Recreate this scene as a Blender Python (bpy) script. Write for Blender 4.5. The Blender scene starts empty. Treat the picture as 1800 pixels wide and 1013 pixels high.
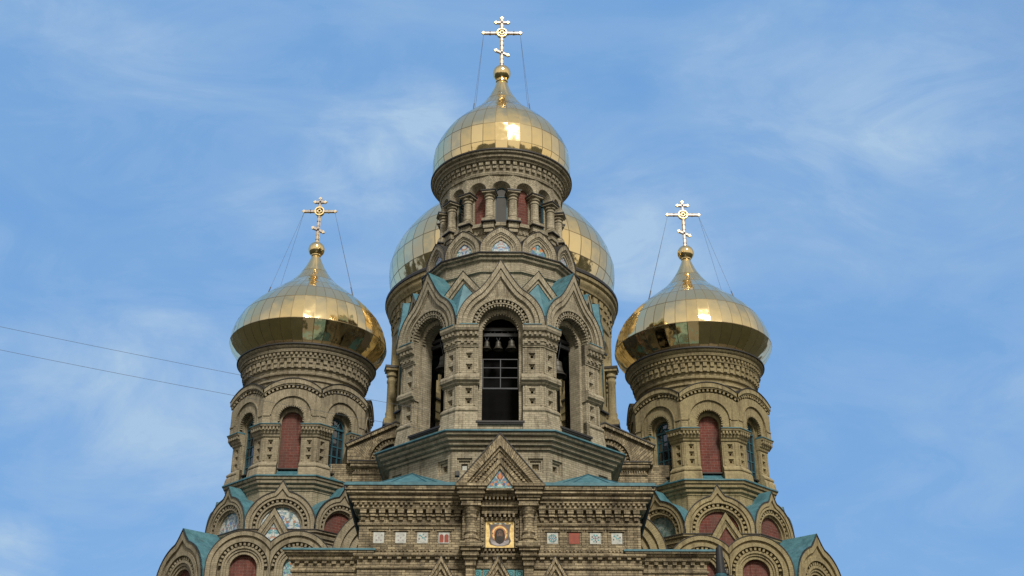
import bpy, math, random
from math import sin, cos, tan, pi, radians, sqrt, atan2, acos, hypot
random.seed(7)
sc = bpy.context.scene
COL = sc.collection

# ---------------------------------------------------------------- camera
cam = bpy.data.objects.new('camera', bpy.data.cameras.new('camera'))
COL.objects.link(cam)
cam.location = (0, 0, 1.6)
from mathutils import Matrix
cam.rotation_euler = (Matrix.Rotation(radians(90 + 25.8), 3, 'X') @ Matrix.Rotation(radians(0.25), 3, 'Z')).to_euler()   # held very slightly tilted
cam.data.sensor_width = 36
cam.data.lens = 42.0
cam.data.shift_x = 19.6 / 1800
cam.data.clip_end = 6000
sc.camera = cam

# ---------------------------------------------------------------- sky, sun, exposure
SUN_EL, SUN_AZ = 42, 16
SKY_STRENGTH, SUN_STRENGTH, EXPOSURE = 0.10, 2.6, 0.31
CLOUD_GAIN = 1.9
sc.view_settings.view_transform = 'Standard'
sc.view_settings.look = 'None'
sc.view_settings.gamma = 1
sc.view_settings.use_curve_mapping = False
sc.view_settings.exposure = EXPOSURE
world = bpy.data.worlds.new('World'); sc.world = world
world.use_nodes = True
nt = world.node_tree; nt.nodes.clear()
def N(tree, typ, **kw):
    n = tree.nodes.new(typ)
    for k, v in kw.items(): setattr(n, k, v)
    return n
def math_node(tree, op, a, b=None, c=None, clamp=False):
    n = tree.nodes.new('ShaderNodeMath'); n.operation = op; n.use_clamp = clamp
    for i, x in enumerate((a, b, c)):
        if x is None: continue
        if isinstance(x, (int, float)): n.inputs[i].default_value = x
        else: tree.links.new(x, n.inputs[i])
    return n.outputs[0]
def ramp_node(tree, fac, stops):
    n = tree.nodes.new('ShaderNodeValToRGB')
    e = n.color_ramp.elements
    while len(e) < len(stops): e.new(0.5)
    for k, (p, c) in enumerate(stops):
        e[k].position = p; e[k].color = (*c, 1) if len(c) == 3 else c
    tree.links.new(fac, n.inputs[0])
    return n.outputs[0]
def mix_col(tree, fac, a, b, blend='MIX'):
    n = tree.nodes.new('ShaderNodeMix'); n.data_type = 'RGBA'; n.blend_type = blend
    for s, x in ((n.inputs[0], fac), (n.inputs[6], a), (n.inputs[7], b)):
        if isinstance(x, (int, float)): s.default_value = x
        elif isinstance(x, tuple): s.default_value = (*x, 1)
        else: tree.links.new(x, s)
    return n.outputs[2]
sky = N(nt, 'ShaderNodeTexSky', sky_type='NISHITA', sun_disc=False, sun_elevation=radians(SUN_EL),
        sun_rotation=radians(180 - SUN_AZ), altitude=0, air_density=1.0, dust_density=0.6, ozone_density=3.0)
tc = N(nt, 'ShaderNodeTexCoord')
mp = N(nt, 'ShaderNodeMapping'); mp.inputs['Scale'].default_value = (1.3, 1.3, 2.6)
mp.inputs['Rotation'].default_value = (0.2, 0.55, 0.3); mp.inputs['Location'].default_value = (0.35, 0.1, 0.4)
nt.links.new(tc.outputs['Generated'], mp.inputs['Vector'])
nz = N(nt, 'ShaderNodeTexNoise'); nz.inputs['Scale'].default_value = 1.7
nz.inputs['Detail'].default_value = 7; nz.inputs['Roughness'].default_value = 0.52; nz.inputs['Distortion'].default_value = 0.35
nt.links.new(mp.outputs[0], nz.inputs['Vector'])
nz2 = N(nt, 'ShaderNodeTexNoise'); nz2.inputs['Scale'].default_value = 6.5
nz2.inputs['Detail'].default_value = 8; nz2.inputs['Roughness'].default_value = 0.6; nz2.inputs['Distortion'].default_value = 0.6
nt.links.new(mp.outputs[0], nz2.inputs['Vector'])
# streaky cirrus: stretched fine noise, gathered into a few soft banks
mp3 = N(nt, 'ShaderNodeMapping'); mp3.inputs['Scale'].default_value = (5, 16, 16); mp3.inputs['Rotation'].default_value = (0.1, 0.5, 0.25)
nt.links.new(tc.outputs['Generated'], mp3.inputs['Vector'])
nz3 = N(nt, 'ShaderNodeTexNoise'); nz3.inputs['Scale'].default_value = 1.0; nz3.inputs['Detail'].default_value = 9
nz3.inputs['Roughness'].default_value = 0.62; nz3.inputs['Distortion'].default_value = 0.9
nt.links.new(mp3.outputs[0], nz3.inputs['Vector'])
wis = ramp_node(nt, nz3.outputs[0], [(0.36, (0, 0, 0)), (0.68, (1, 1, 1))])
BANKS = [((-0.0641, 0.8328, 0.5499), 2.6, 1.0), ((-0.0994, 0.8455, 0.5247), 2.8, 0.95), ((-0.1391, 0.8511, 0.5062), 2.4, 0.7), ((-0.1916, 0.8518, 0.4876), 2.6, 0.4), ((-0.2941, 0.9041, 0.3099), 5.5, 0.65), ((-0.3712, 0.9049, 0.2083), 2.0, 1.0), ((0.1223, 0.8794, 0.46), 3.4, 0.65), ((0.3047, 0.7886, 0.534), 8, 0.35), ((-0.2626, 0.7784, 0.5703), 7, 0.22), ((0.3426, 0.8798, 0.3296), 7, 0.22)]       # direction, angular radius in degrees, density
acc = None
for bd, br_, ba in BANKS:
    q = N(nt, 'ShaderNodeVectorMath', operation='DOT_PRODUCT'); nt.links.new(tc.outputs['Generated'], q.inputs[0]); q.inputs[1].default_value = bd
    v_ = math_node(nt, 'ARCCOSINE', math_node(nt, 'MINIMUM', q.outputs['Value'], 0.99999))
    v_ = math_node(nt, 'MULTIPLY_ADD', math_node(nt, 'SUBTRACT', nz2.outputs[0], 0.5), radians(br_) * 2.2, v_)
    v_ = math_node(nt, 'SUBTRACT', 1.0, math_node(nt, 'DIVIDE', v_, radians(br_) * 1.25), clamp=True)
    v_ = math_node(nt, 'MULTIPLY', math_node(nt, 'MULTIPLY', math_node(nt, 'POWER', v_, 1.35), 1.25), ba)
    acc = v_ if acc is None else math_node(nt, 'MAXIMUM', acc, v_)
gen = ramp_node(nt, nz.outputs[0], [(0.42, (0, 0, 0)), (0.72, (1, 1, 1))])
f1 = math_node(nt, 'MULTIPLY', gen, math_node(nt, 'MULTIPLY_ADD', wis, 0.62, 0.32))
f2 = math_node(nt, 'MULTIPLY', math_node(nt, 'MINIMUM', acc, 1.0), math_node(nt, 'MULTIPLY_ADD', wis, 0.62, 0.42))
facr = math_node(nt, 'ADD', math_node(nt, 'MULTIPLY_ADD', wis, 0.18, 0.05), math_node(nt, 'ADD', f1, f2), clamp=True)
haze = N(nt, 'ShaderNodeVectorMath', operation='SCALE'); haze.inputs[0].default_value = (1.36, 3.10, 6.05); haze.inputs['Scale'].default_value = 1.0
base = mix_col(nt, 0.86, sky.outputs[0], haze.outputs[0])      # thin high veil evens out the blue
mx = mix_col(nt, math_node(nt, 'MULTIPLY', facr, 0.9), base, (3.3, 4.65, 6.3))
# thin cloud glows white round the side of the sky the sun stands in
dt = N(nt, 'ShaderNodeVectorMath', operation='DOT_PRODUCT'); nt.links.new(tc.outputs['Generated'], dt.inputs[0])
dt.inputs[1].default_value = (sin(radians(SUN_AZ)), -cos(radians(SUN_AZ)), -0.28)
gd = math_node(nt, 'MULTIPLY_ADD', dt.outputs['Value'], 0.5, 0.5)
mx = mix_col(nt, ramp_node(nt, gd, [(0.10, (0, 0, 0)), (0.30, (.9, .9, .9))]), mx, (2.7, 3.05, 3.9))    # grey veil overhead and to the sides
sz = N(nt, 'ShaderNodeSeparateXYZ'); nt.links.new(tc.outputs['Generated'], sz.inputs[0])
mx = mix_col(nt, ramp_node(nt, sz.outputs[2], [(0.66, (0, 0, 0)), (0.86, (.85, .85, .85))]), mx, (2.2, 2.8, 3.9))
gl = ramp_node(nt, gd, [(0.34, (0, 0, 0)), (0.50, (.5, .5, .5)), (0.72, (.9, .9, .9)), (0.98, (1, 1, 1))])
mx = mix_col(nt, gl, mx, (6.1, 5.6, 4.6))
bg = N(nt, 'ShaderNodeBackground'); bg.inputs['Strength'].default_value = SKY_STRENGTH
nt.links.new(mx, bg.inputs['Color'])
wo = N(nt, 'ShaderNodeOutputWorld'); nt.links.new(bg.outputs[0], wo.inputs[0])
sun = bpy.data.objects.new('sun', bpy.data.lights.new('sun', 'SUN')); COL.objects.link(sun)
sun.data.energy = SUN_STRENGTH; sun.data.angle = radians(10); sun.data.color = (1.0, 0.95, 0.87)
sun.rotation_euler = (radians(90 - SUN_EL), 0, radians(SUN_AZ)); sun.location = (20, -60, 80)

# ---------------------------------------------------------------- materials
def new_mat(name):
    m = bpy.data.materials.new(name); m.use_nodes = True
    t = m.node_tree; t.nodes.clear()
    b = N(t, 'ShaderNodeBsdfPrincipled'); o = N(t, 'ShaderNodeOutputMaterial')
    t.links.new(b.outputs[0], o.inputs[0])
    return m, t, b
def brick(name, c1, c2, mortar, soot=(0.05, 0.042, 0.032), soot_lo=0.56, soot_hi=0.80, soot_amt=0.6,
          bw_=0.28, bh=0.095, var=0.35, bump=0.5):
    m, t, b = new_mat(name)
    uv = N(t, 'ShaderNodeUVMap'); uv.uv_map = 'uv'
    br = N(t, 'ShaderNodeTexBrick'); br.offset = 0.5
    br.inputs['Scale'].default_value = 1; br.inputs['Brick Width'].default_value = bw_
    br.inputs['Row Height'].default_value = bh; br.inputs['Mortar Size'].default_value = 0.008
    br.inputs['Mortar Smooth'].default_value = 0.3; br.inputs['Bias'].default_value = 0
    br.inputs['Color1'].default_value = (*c1, 1); br.inputs['Color2'].default_value = (*c2, 1)
    br.inputs['Mortar'].default_value = (*mortar, 1)
    t.links.new(uv.outputs[0], br.inputs['Vector'])
    geo = N(t, 'ShaderNodeNewGeometry')
    n1 = N(t, 'ShaderNodeTexNoise'); n1.inputs['Scale'].default_value = 0.8; n1.inputs['Detail'].default_value = 6
    t.links.new(geo.outputs['Position'], n1.inputs['Vector'])
    mpn = N(t, 'ShaderNodeMapping'); mpn.inputs['Scale'].default_value = (2.2, 2.2, 0.7)
    t.links.new(geo.outputs['Position'], mpn.inputs['Vector'])
    n2 = N(t, 'ShaderNodeTexNoise'); n2.inputs['Scale'].default_value = 1.0; n2.inputs['Detail'].default_value = 8
    n2.inputs['Roughness'].default_value = 0.65
    t.links.new(mpn.outputs[0], n2.inputs['Vector'])
    n3 = N(t, 'ShaderNodeTexNoise'); n3.inputs['Scale'].default_value = 9; n3.inputs['Detail'].default_value = 4
    t.links.new(geo.outputs['Position'], n3.inputs['Vector'])
    v = math_node(t, 'MULTIPLY_ADD', n1.outputs[0], var * 2, .90 - var)
    v = math_node(t, 'MULTIPLY', v, math_node(t, 'MULTIPLY_ADD', n3.outputs[0], 0.7, 0.65))
    sc_ = N(t, 'ShaderNodeVectorMath', operation='SCALE')
    t.links.new(br.outputs[0], sc_.inputs[0]); t.links.new(v, sc_.inputs['Scale'])
    s = ramp_node(t, n2.outputs[0], [(soot_lo, (0, 0, 0)), (soot_hi, (1, 1, 1))])
    col = mix_col(t, math_node(t, 'MULTIPLY', s, soot_amt), sc_.outputs[0], soot)
    mp4 = N(t, 'ShaderNodeMapping'); mp4.inputs['Scale'].default_value = (5.5, 5.5, 0.45)
    t.links.new(geo.outputs['Position'], mp4.inputs['Vector'])
    n4 = N(t, 'ShaderNodeTexNoise'); n4.inputs['Scale'].default_value = 1.0; n4.inputs['Detail'].default_value = 5
    t.links.new(mp4.outputs[0], n4.inputs['Vector'])
    st = ramp_node(t, n4.outputs[0], [(0.34, (.66, .64, .62)), (0.47, (1, 1, 1)), (0.66, (1, 1, 1)), (0.78, (1.25, 1.25, 1.22))])
    col = mix_col(t, 1.0, col, st, 'MULTIPLY')      # rain streaks and pale salts
    t.links.new(col, b.inputs['Base Color'])
    b.inputs['Roughness'].default_value = 0.9; b.inputs['Specular IOR Level'].default_value = 0.2
    bp = N(t, 'ShaderNodeBump'); bp.inputs['Strength'].default_value = bump; bp.inputs['Distance'].default_value = 0.02
    h = math_node(t, 'MULTIPLY_ADD', br.outputs['Fac'], -1.0, n3.outputs[0])
    t.links.new(h, bp.inputs['Height']); t.links.new(bp.outputs[0], b.inputs['Normal'])
    return m
BR_BELL = brick('pale_grey_beige_brick', (0.42, 0.37, 0.265), (0.31, 0.27, 0.19), (0.16, 0.14, 0.10), bump=0.35)
BR_LEFT = brick('grey_tan_brick', (0.355, 0.305, 0.21), (0.285, 0.245, 0.168), (0.20, 0.17, 0.115), bump=0.25, soot_amt=0.5)
BR_RIGHT = brick('ochre_brick', (0.36, 0.30, 0.165), (0.30, 0.245, 0.135), (0.22, 0.18, 0.105), bump=0.25, soot_amt=0.5)
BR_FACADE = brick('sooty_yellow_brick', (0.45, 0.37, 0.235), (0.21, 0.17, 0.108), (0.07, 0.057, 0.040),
                  soot=(0.04, 0.034, 0.027), soot_lo=0.46, soot_hi=0.72, soot_amt=0.68, bump=0.8)  # real soot on the front block; on the nave it stands for shade
BR_RED = brick('red_brick', (0.19, 0.06, 0.045), (0.14, 0.045, 0.035), (0.25, 0.17, 0.14), soot=(0.10, 0.07, 0.06), soot_lo=.42, soot_hi=.7, soot_amt=0.65, var=0.35, bw_=.34, bh=.135)
def plain(name, c, rough=0.6, metal=0.0, var=0.25, scale=2.0, spec=0.4, c2=None):
    m, t, b = new_mat(name)
    geo = N(t, 'ShaderNodeNewGeometry')
    n1 = N(t, 'ShaderNodeTexNoise'); n1.inputs['Scale'].default_value = scale; n1.inputs['Detail'].default_value = 7
    n1.inputs['Roughness'].default_value = 0.62
    t.links.new(geo.outputs['Position'], n1.inputs['Vector'])
    if c2 is None: c2 = tuple(x * (1 - var) for x in c)
    col = ramp_node(t, n1.outputs[0], [(0.36, c2), (0.60, c)])
    t.links.new(col, b.inputs['Base Color'])
    b.inputs['Roughness'].default_value = rough; b.inputs['Metallic'].default_value = metal
    b.inputs['Specular IOR Level'].default_value = spec
    return m
def roof_paint():
    m = plain('teal_roof_paint', (0.078, 0.195, 0.23), 0.5, c2=(0.045, 0.125, 0.152), scale=3.2)
    t = m.node_tree; b = next(n for n in t.nodes if n.type == 'BSDF_PRINCIPLED')
    src = b.inputs['Base Color'].links[0].from_socket
    geo = N(t, 'ShaderNodeNewGeometry'); n2 = N(t, 'ShaderNodeTexNoise'); n2.inputs['Scale'].default_value = 1.1; n2.inputs['Detail'].default_value = 9; n2.inputs['Roughness'].default_value = .7
    t.links.new(geo.outputs['Position'], n2.inputs['Vector'])
    rust = ramp_node(t, n2.outputs[0], [(0.60, (0, 0, 0)), (0.70, (.7, .7, .7))])
    fade = ramp_node(t, n2.outputs[0], [(0.30, (.6, .6, .6)), (0.42, (0, 0, 0))])
    c = mix_col(t, rust, src, (0.055, 0.052, 0.045)); c = mix_col(t, fade, c, (0.13, 0.22, 0.235))
    t.links.new(c, b.inputs['Base Color']); return m
TEAL = roof_paint()
TEAL_D = plain('teal_window_paint', (0.03, 0.10, 0.13), 0.5)
DARK = plain('dark_metal', (0.022, 0.022, 0.024), 0.5)
LEAD = plain('dark_flashing', (0.035, 0.032, 0.030), 0.55)
BLACK = plain('painted_interior_shade', (0.006, 0.006, 0.006), 0.9, spec=0.1)  # shade inside the bell chamber, put into the colour
STEEL = plain('grey_steel', (0.05, 0.053, 0.062), 0.45)
BRONZE = plain('dull_bronze', (0.085, 0.078, 0.062), 0.5, metal=0.35, c2=(0.045, 0.042, 0.036), scale=5)
WIRE = plain('steel_cable', (0.09, 0.095, 0.105), 0.6)
WHITE = plain('white_glaze', (0.52, 0.53, 0.48), 0.3, c2=(0.36, 0.37, 0.34), scale=7)
TEALG = plain('teal_glaze', (0.10, 0.32, 0.33), 0.3, c2=(0.06, 0.22, 0.24), scale=6)
REDG = plain('red_glaze', (0.30, 0.065, 0.035), 0.5, c2=(0.22, 0.05, 0.03), scale=6)
BLUEG = plain('blue_glaze', (0.08, 0.14, 0.30), 0.3)
ORANGEG = plain('orange_glaze', (0.52, 0.22, 0.09), 0.35)
GREYCLOTH = plain('grey_painted_cloth', (0.16, 0.14, 0.125), 0.6, c2=(0.09, 0.08, 0.075), scale=5)
PALECLOTH = plain('pale_painted_cloth', (0.40, 0.36, 0.36), 0.6, c2=(0.24, 0.22, 0.22), scale=6)
HAIR = plain('dark_brown_paint', (0.025, 0.018, 0.014), 0.5)
SKIN = plain('brown_face_paint', (0.13, 0.075, 0.05), 0.5)
SKINL = plain('light_face_paint', (0.22, 0.13, 0.075), 0.5)
GOLDLEAF = plain('gold_leaf', (0.80, 0.61, 0.27), 0.42, metal=0.5, c2=(0.55, 0.38, 0.14), scale=9)
SILVER = plain('silvered_glass', (0.58, 0.53, 0.50), 0.4, metal=0.4, c2=(0.34, 0.30, 0.28), scale=14)
GOLDTRIM = plain('gold_trim', (0.85, 0.66, 0.32), 0.42, metal=1.0, scale=6)
GRASS = plain('mown_grass', (0.026, 0.028, 0.014), 0.9, scale=0.15, c2=(0.016, 0.019, 0.009))
def glass_mat():
    m, t, b = new_mat('old_window_glass')
    geo = N(t, 'ShaderNodeNewGeometry')
    n1 = N(t, 'ShaderNodeTexNoise'); n1.inputs['Scale'].default_value = 1.5
    t.links.new(geo.outputs['Position'], n1.inputs['Vector'])
    b.inputs['Base Color'].default_value = (0.012, 0.014, 0.016, 1)
    b.inputs['Roughness'].default_value = 0.06; b.inputs['Specular IOR Level'].default_value = 1.0
    b.inputs['IOR'].default_value = 1.7
    bp = N(t, 'ShaderNodeBump'); bp.inputs['Strength'].default_value = 0.15; bp.inputs['Distance'].default_value = 0.05
    t.links.new(n1.outputs[0], bp.inputs['Height']); t.links.new(bp.outputs[0], b.inputs['Normal'])
    return m
GLASS = glass_mat()
def mosaic(name, base, hues, scale=9.0):
    m, t, b = new_mat(name)
    uv = N(t, 'ShaderNodeUVMap'); uv.uv_map = 'uv'
    v = N(t, 'ShaderNodeTexVoronoi'); v.inputs['Scale'].default_value = scale
    ab = N(t, 'ShaderNodeVectorMath', operation='ABSOLUTE'); t.links.new(uv.outputs[0], ab.inputs[0])   # the designs are symmetrical
    t.links.new(ab.outputs[0], v.inputs['Vector'])
    v2 = N(t, 'ShaderNodeTexVoronoi'); v2.inputs['Scale'].default_value = scale * 0.42; v2.feature = 'DISTANCE_TO_EDGE'
    t.links.new(ab.outputs[0], v2.inputs['Vector'])
    sep = N(t, 'ShaderNodeSeparateColor'); t.links.new(v.outputs['Color'], sep.inputs[0])
    st = [(0.0, base)] + [(0.42 + 0.58 * k / len(hues), h) for k, h in enumerate(hues)]
    r = N(t, 'ShaderNodeValToRGB'); r.color_ramp.interpolation = 'CONSTANT'
    e = r.color_ramp.elements
    while len(e) < len(st): e.new(0.5)
    for k, (p, c) in enumerate(st): e[k].position = p; e[k].color = (*c, 1)
    t.links.new(sep.outputs[0], r.inputs[0])
    edge = ramp_node(t, v2.outputs['Distance'], [(0.02, (1, 1, 1)), (0.06, (0, 0, 0))])
    col = mix_col(t, math_node(t, 'MULTIPLY', edge, 0.8), r.outputs[0], (0.07, 0.14, 0.15))
    t.links.new(col, b.inputs['Base Color'])
    b.inputs['Roughness'].default_value = 0.3
    return m
MOS_PALE = mosaic('pale_floral_mosaic', (0.50, 0.53, 0.50), [(0.12, 0.30, 0.34), (0.42, 0.46, 0.50), (0.45, 0.20, 0.12), (0.14, 0.22, 0.40), (0.55, 0.50, 0.36)])
MOS_GREEN = mosaic('green_floral_mosaic', (0.20, 0.26, 0.22), [(0.10, 0.16, 0.12), (0.30, 0.34, 0.30), (0.16, 0.24, 0.22)])
MOS_TEAL = mosaic('teal_floral_mosaic', (0.22, 0.40, 0.40), [(0.45, 0.50, 0.46), (0.10, 0.27, 0.30), (0.50, 0.20, 0.08), (0.12, 0.18, 0.34)], 11)
MOS_BLUE = mosaic('blue_floral_mosaic', (0.40, 0.50, 0.55), [(0.16, 0.24, 0.40), (0.50, 0.54, 0.54), (0.34, 0.14, 0.10), (0.14, 0.30, 0.34)], 14)
def gold_panels():
    m, t, b = new_mat('gilded_steel_panels')
    uv = N(t, 'ShaderNodeUVMap'); uv.uv_map = 'uv'
    fl = N(t, 'ShaderNodeVectorMath', operation='FLOOR'); t.links.new(uv.outputs[0], fl.inputs[0])
    fr = N(t, 'ShaderNodeVectorMath', operation='FRACTION'); t.links.new(uv.outputs[0], fr.inputs[0])
    wn = N(t, 'ShaderNodeTexWhiteNoise', noise_dimensions='3D'); t.links.new(fl.outputs[0], wn.inputs['Vector'])
    geo = N(t, 'ShaderNodeNewGeometry')
    # each sheet sits at its own slight tilt and is a little dished
    d = N(t, 'ShaderNodeVectorMath', operation='SUBTRACT'); t.links.new(wn.outputs['Color'], d.inputs[0]); d.inputs[1].default_value = (.5, .5, .5)
    ds = N(t, 'ShaderNodeVectorMath', operation='SCALE'); t.links.new(d.outputs[0], ds.inputs[0]); ds.inputs['Scale'].default_value = 0.115
    nn = N(t, 'ShaderNodeTexNoise'); nn.inputs['Scale'].default_value = 2.0; nn.inputs['Detail'].default_value = 3
    off = N(t, 'ShaderNodeVectorMath', operation='MULTIPLY_ADD')
    t.links.new(fl.outputs[0], off.inputs[0]); off.inputs[1].default_value = (3.7, 5.3, 1.1); t.links.new(geo.outputs['Position'], off.inputs[2])
    t.links.new(off.outputs[0], nn.inputs['Vector'])
    d2 = N(t, 'ShaderNodeVectorMath', operation='SUBTRACT'); t.links.new(nn.outputs['Color'], d2.inputs[0]); d2.inputs[1].default_value = (.5, .5, .5)
    ds2 = N(t, 'ShaderNodeVectorMath', operation='SCALE'); t.links.new(d2.outputs[0], ds2.inputs[0]); ds2.inputs['Scale'].default_value = 0.30
    a1 = N(t, 'ShaderNodeVectorMath', operation='ADD'); t.links.new(geo.outputs['Normal'], a1.inputs[0]); t.links.new(ds.outputs[0], a1.inputs[1])
    a2 = N(t, 'ShaderNodeVectorMath', operation='ADD'); t.links.new(a1.outputs[0], a2.inputs[0]); t.links.new(ds2.outputs[0], a2.inputs[1])
    nm = N(t, 'ShaderNodeVectorMath', operation='NORMALIZE'); t.links.new(a2.outputs[0], nm.inputs[0])
    t.links.new(nm.outputs[0], b.inputs['Normal'])
    sp = N(t, 'ShaderNodeSeparateXYZ'); t.links.new(fr.outputs[0], sp.inputs[0])
    def edge(o, w):
        p = math_node(t, 'ABSOLUTE', math_node(t, 'SUBTRACT', o, 0.5))
        return math_node(t, 'GREATER_THAN', p, 0.5 - w)
    e = math_node(t, 'MAXIMUM', edge(sp.outputs[0], 0.030), edge(sp.outputs[1], 0.022))
    tint = mix_col(t, wn.outputs['Value'], (0.95, 0.725, 0.36), (0.98, 0.79, 0.45))
    col = mix_col(t, math_node(t, 'MULTIPLY', e, 0.8), tint, (0.10, 0.075, 0.04))
    t.links.new(col, b.inputs['Base Color'])
    b.inputs['Metallic'].default_value = 1.0
    r = math_node(t, 'MULTIPLY_ADD', nn.outputs[0], 0.13, 0.045)
    t.links.new(math_node(t, 'MULTIPLY_ADD', e, 0.4, r), b.inputs['Roughness'])
    return m
GOLD = gold_panels()

# ---------------------------------------------------------------- mesh builder
# every part is modelled facing -Y (x right, -y outward, z up) and turned about its tower's axis
class MB:
    def __init__(s): s.v = []; s.f = []; s.uv = []; s.mi = []; s.sm = []; s.mats = []; s.a = 0.0; s.o = (0, 0, 0)
    def mat(s, m):
        if m not in s.mats: s.mats.append(m)
        return s.mats.index(m)
    def at(s, deg=0, o=(0, 0, 0)): s.a = radians(deg); s.o = o; return s
    def T(s, p):
        c, n = cos(s.a), sin(s.a)
        return (p[0] * c - p[1] * n + s.o[0], p[0] * n + p[1] * c + s.o[1], p[2] + s.o[2])
    def face(s, pts, m, uv=None, smooth=False):
        nx = ny = nz_ = 0
        for i in range(len(pts)):
            a, b = pts[i], pts[(i + 1) % len(pts)]
            nx += (a[1] - b[1]) * (a[2] + b[2]); ny += (a[2] - b[2]) * (a[0] + b[0]); nz_ += (a[0] - b[0]) * (a[1] + b[1])
        if uv is None:
            l = sqrt(nx * nx + ny * ny + nz_ * nz_) or 1
            if abs(nz_) / l > 0.75: uv = [(p[0], p[1]) for p in pts]
            elif abs(ny) >= abs(nx): uv = [(p[0], p[2]) for p in pts]
            else: uv = [(p[1], p[2]) for p in pts]
        k = len(s.v)
        s.v += [s.T(p) for p in pts]; s.f.append(tuple(range(k, k + len(pts))))
        s.uv += uv; s.mi.append(s.mat(m)); s.sm.append(smooth)
    def box(s, x0, x1, y0, y1, z0, z1, m, bottom=True):
        p = lambda x, y, z: (x, y, z)
        s.face([p(x0, y0, z0), p(x1, y0, z0), p(x1, y0, z1), p(x0, y0, z1)], m)
        s.face([p(x1, y1, z0), p(x0, y1, z0), p(x0, y1, z1), p(x1, y1, z1)], m)
        s.face([p(x0, y1, z0), p(x0, y0, z0), p(x0, y0, z1), p(x0, y1, z1)], m)
        s.face([p(x1, y0, z0), p(x1, y1, z0), p(x1, y1, z1), p(x1, y0, z1)], m)
        s.face([p(x0, y0, z1), p(x1, y0, z1), p(x1, y1, z1), p(x0, y1, z1)], m)
        if bottom: s.face([p(x0, y1, z0), p(x1, y1, z0), p(x1, y0, z0), p(x0, y0, z0)], m)
    def grid(s, P, U, m, closed=False, smooth=True):
        # P[i][j] points (i along, j across), U matching uv
        k = len(s.v); ni, nj = len(P), len(P[0])
        for row in P:
            for p in row: s.v.append(s.T(p))
        for i in range(ni - (0 if closed else 1)):
            i2 = (i + 1) % ni
            for j in range(nj - 1):
                s.f.append((k + i * nj + j, k + i2 * nj + j, k + i2 * nj + j + 1, k + i * nj + j + 1))
                u0, u1 = U(i, j), U(i + 1, j)
                s.uv += [u0, u1, U(i + 1, j + 1), U(i, j + 1)]
                s.mi.append(s.mat(m)); s.sm.append(smooth)
    def lathe(s, prof, n, m, apo=False, cx=0, cy=0, smooth=None, a0=None):
        k = 1 / cos(pi / n) if apo else 1
        if a0 is None: a0 = -pi / 2 - (pi / n)
        L = [0]
        for a, b in zip(prof, prof[1:]): L.append(L[-1] + hypot(a[0] - b[0], a[1] - b[1]))
        rm = max(p[0] for p in prof)
        P = [[(cx + r * k * cos(a0 + 2 * pi * i / n), cy + r * k * sin(a0 + 2 * pi * i / n), z) for r, z in prof] for i in range(n)]
        s.grid(P, lambda i, j: (2 * pi * rm * i / n, L[j]), m, True, (n > 20) if smooth is None else smooth)
    def cap(s, r, z, n, m, apo=False):
        k = r / cos(pi / n) if apo else r
        a0 = -pi / 2 - pi / n
        s.face([(k * cos(a0 + 2 * pi * i / n), k * sin(a0 + 2 * pi * i / n), z) for i in range(n)], m)
    def band(s, outer, inner, yf, yb, m, ends=True, back_out=None, back_in=None, reveal=None):
        # front ring between two outlines of equal count; yb = back of its outer and inner edges
        bo = yb if back_out is None else back_out; bi = yb if back_in is None else back_in
        L = 0
        for i in range(len(outer) - 1):
            a, b, c, d = outer[i], outer[i + 1], inner[i + 1], inner[i]
            l = hypot((a[0] + d[0] - b[0] - c[0]) / 2, (a[1] + d[1] - b[1] - c[1]) / 2)
            w1 = hypot(a[0] - d[0], a[1] - d[1]); w2 = hypot(b[0] - c[0], b[1] - c[1])
            s.face([(d[0], yf, d[1]), (c[0], yf, c[1]), (b[0], yf, b[1]), (a[0], yf, a[1])], m,
                   [(0, L), (0, L + l), (w2, L + l), (w1, L)])
            if bo != yf:
                s.face([(a[0], yf, a[1]), (b[0], yf, b[1]), (b[0], bo, b[1]), (a[0], bo, a[1])], m,
                       [(yf, L), (yf, L + l), (bo, L + l), (bo, L)])
            if bi != yf:
                s.face([(c[0], yf, c[1]), (d[0], yf, d[1]), (d[0], bi, d[1]), (c[0], bi, c[1])], reveal or m,
                       [(yf, L + l), (yf, L), (bi, L), (bi, L + l)])
            L += l
        if ends:
            for e in (0, -1):
                a, d = outer[e], inner[e]
                s.face([(a[0], yf, a[1]), (d[0], yf, d[1]), (d[0], yb, d[1]), (a[0], yb, a[1])], m)
    def fill(s, out, y, m): s.face([(p[0], y, p[1]) for p in out], m)
    def roof(s, out, yf, yb, m):
        # sheet laid over an arch outline, running back
        for a, b in zip(out, out[1:]):
            s.face([(a[0], yf, a[1]), (b[0], yf, b[1]), (b[0], yb, b[1]), (a[0], yb, a[1])], m)
    def arc_dentils(s, r0, r1, zc, n, y0, y1, m, cx=0, a0=0.0, a1=180.0, gap=0.5):
        st = radians(a1 - a0) / n
        for i in range(n):
            t0 = radians(a0) + st * (i + gap / 2 + random.uniform(-.05, .05)); t1 = t0 + st * (1 - gap) * random.uniform(.9, 1.06)
            y0_ = y0 + random.uniform(0, .02) + (random.random() < .04) * .04
            q = [(cx + r * cos(t), zc + r * sin(t)) for r, t in ((r0, t0), (r0, t1), (r1, t1), (r1, t0))]
            s.face([(p[0], y0_, p[1]) for p in q], m)
            for a, b in zip(q, q[1:] + q[:1]):
                s.face([(a[0], y0_, a[1]), (b[0], y0_, b[1]), (b[0], y1, b[1]), (a[0], y1, a[1])], m)
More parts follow.
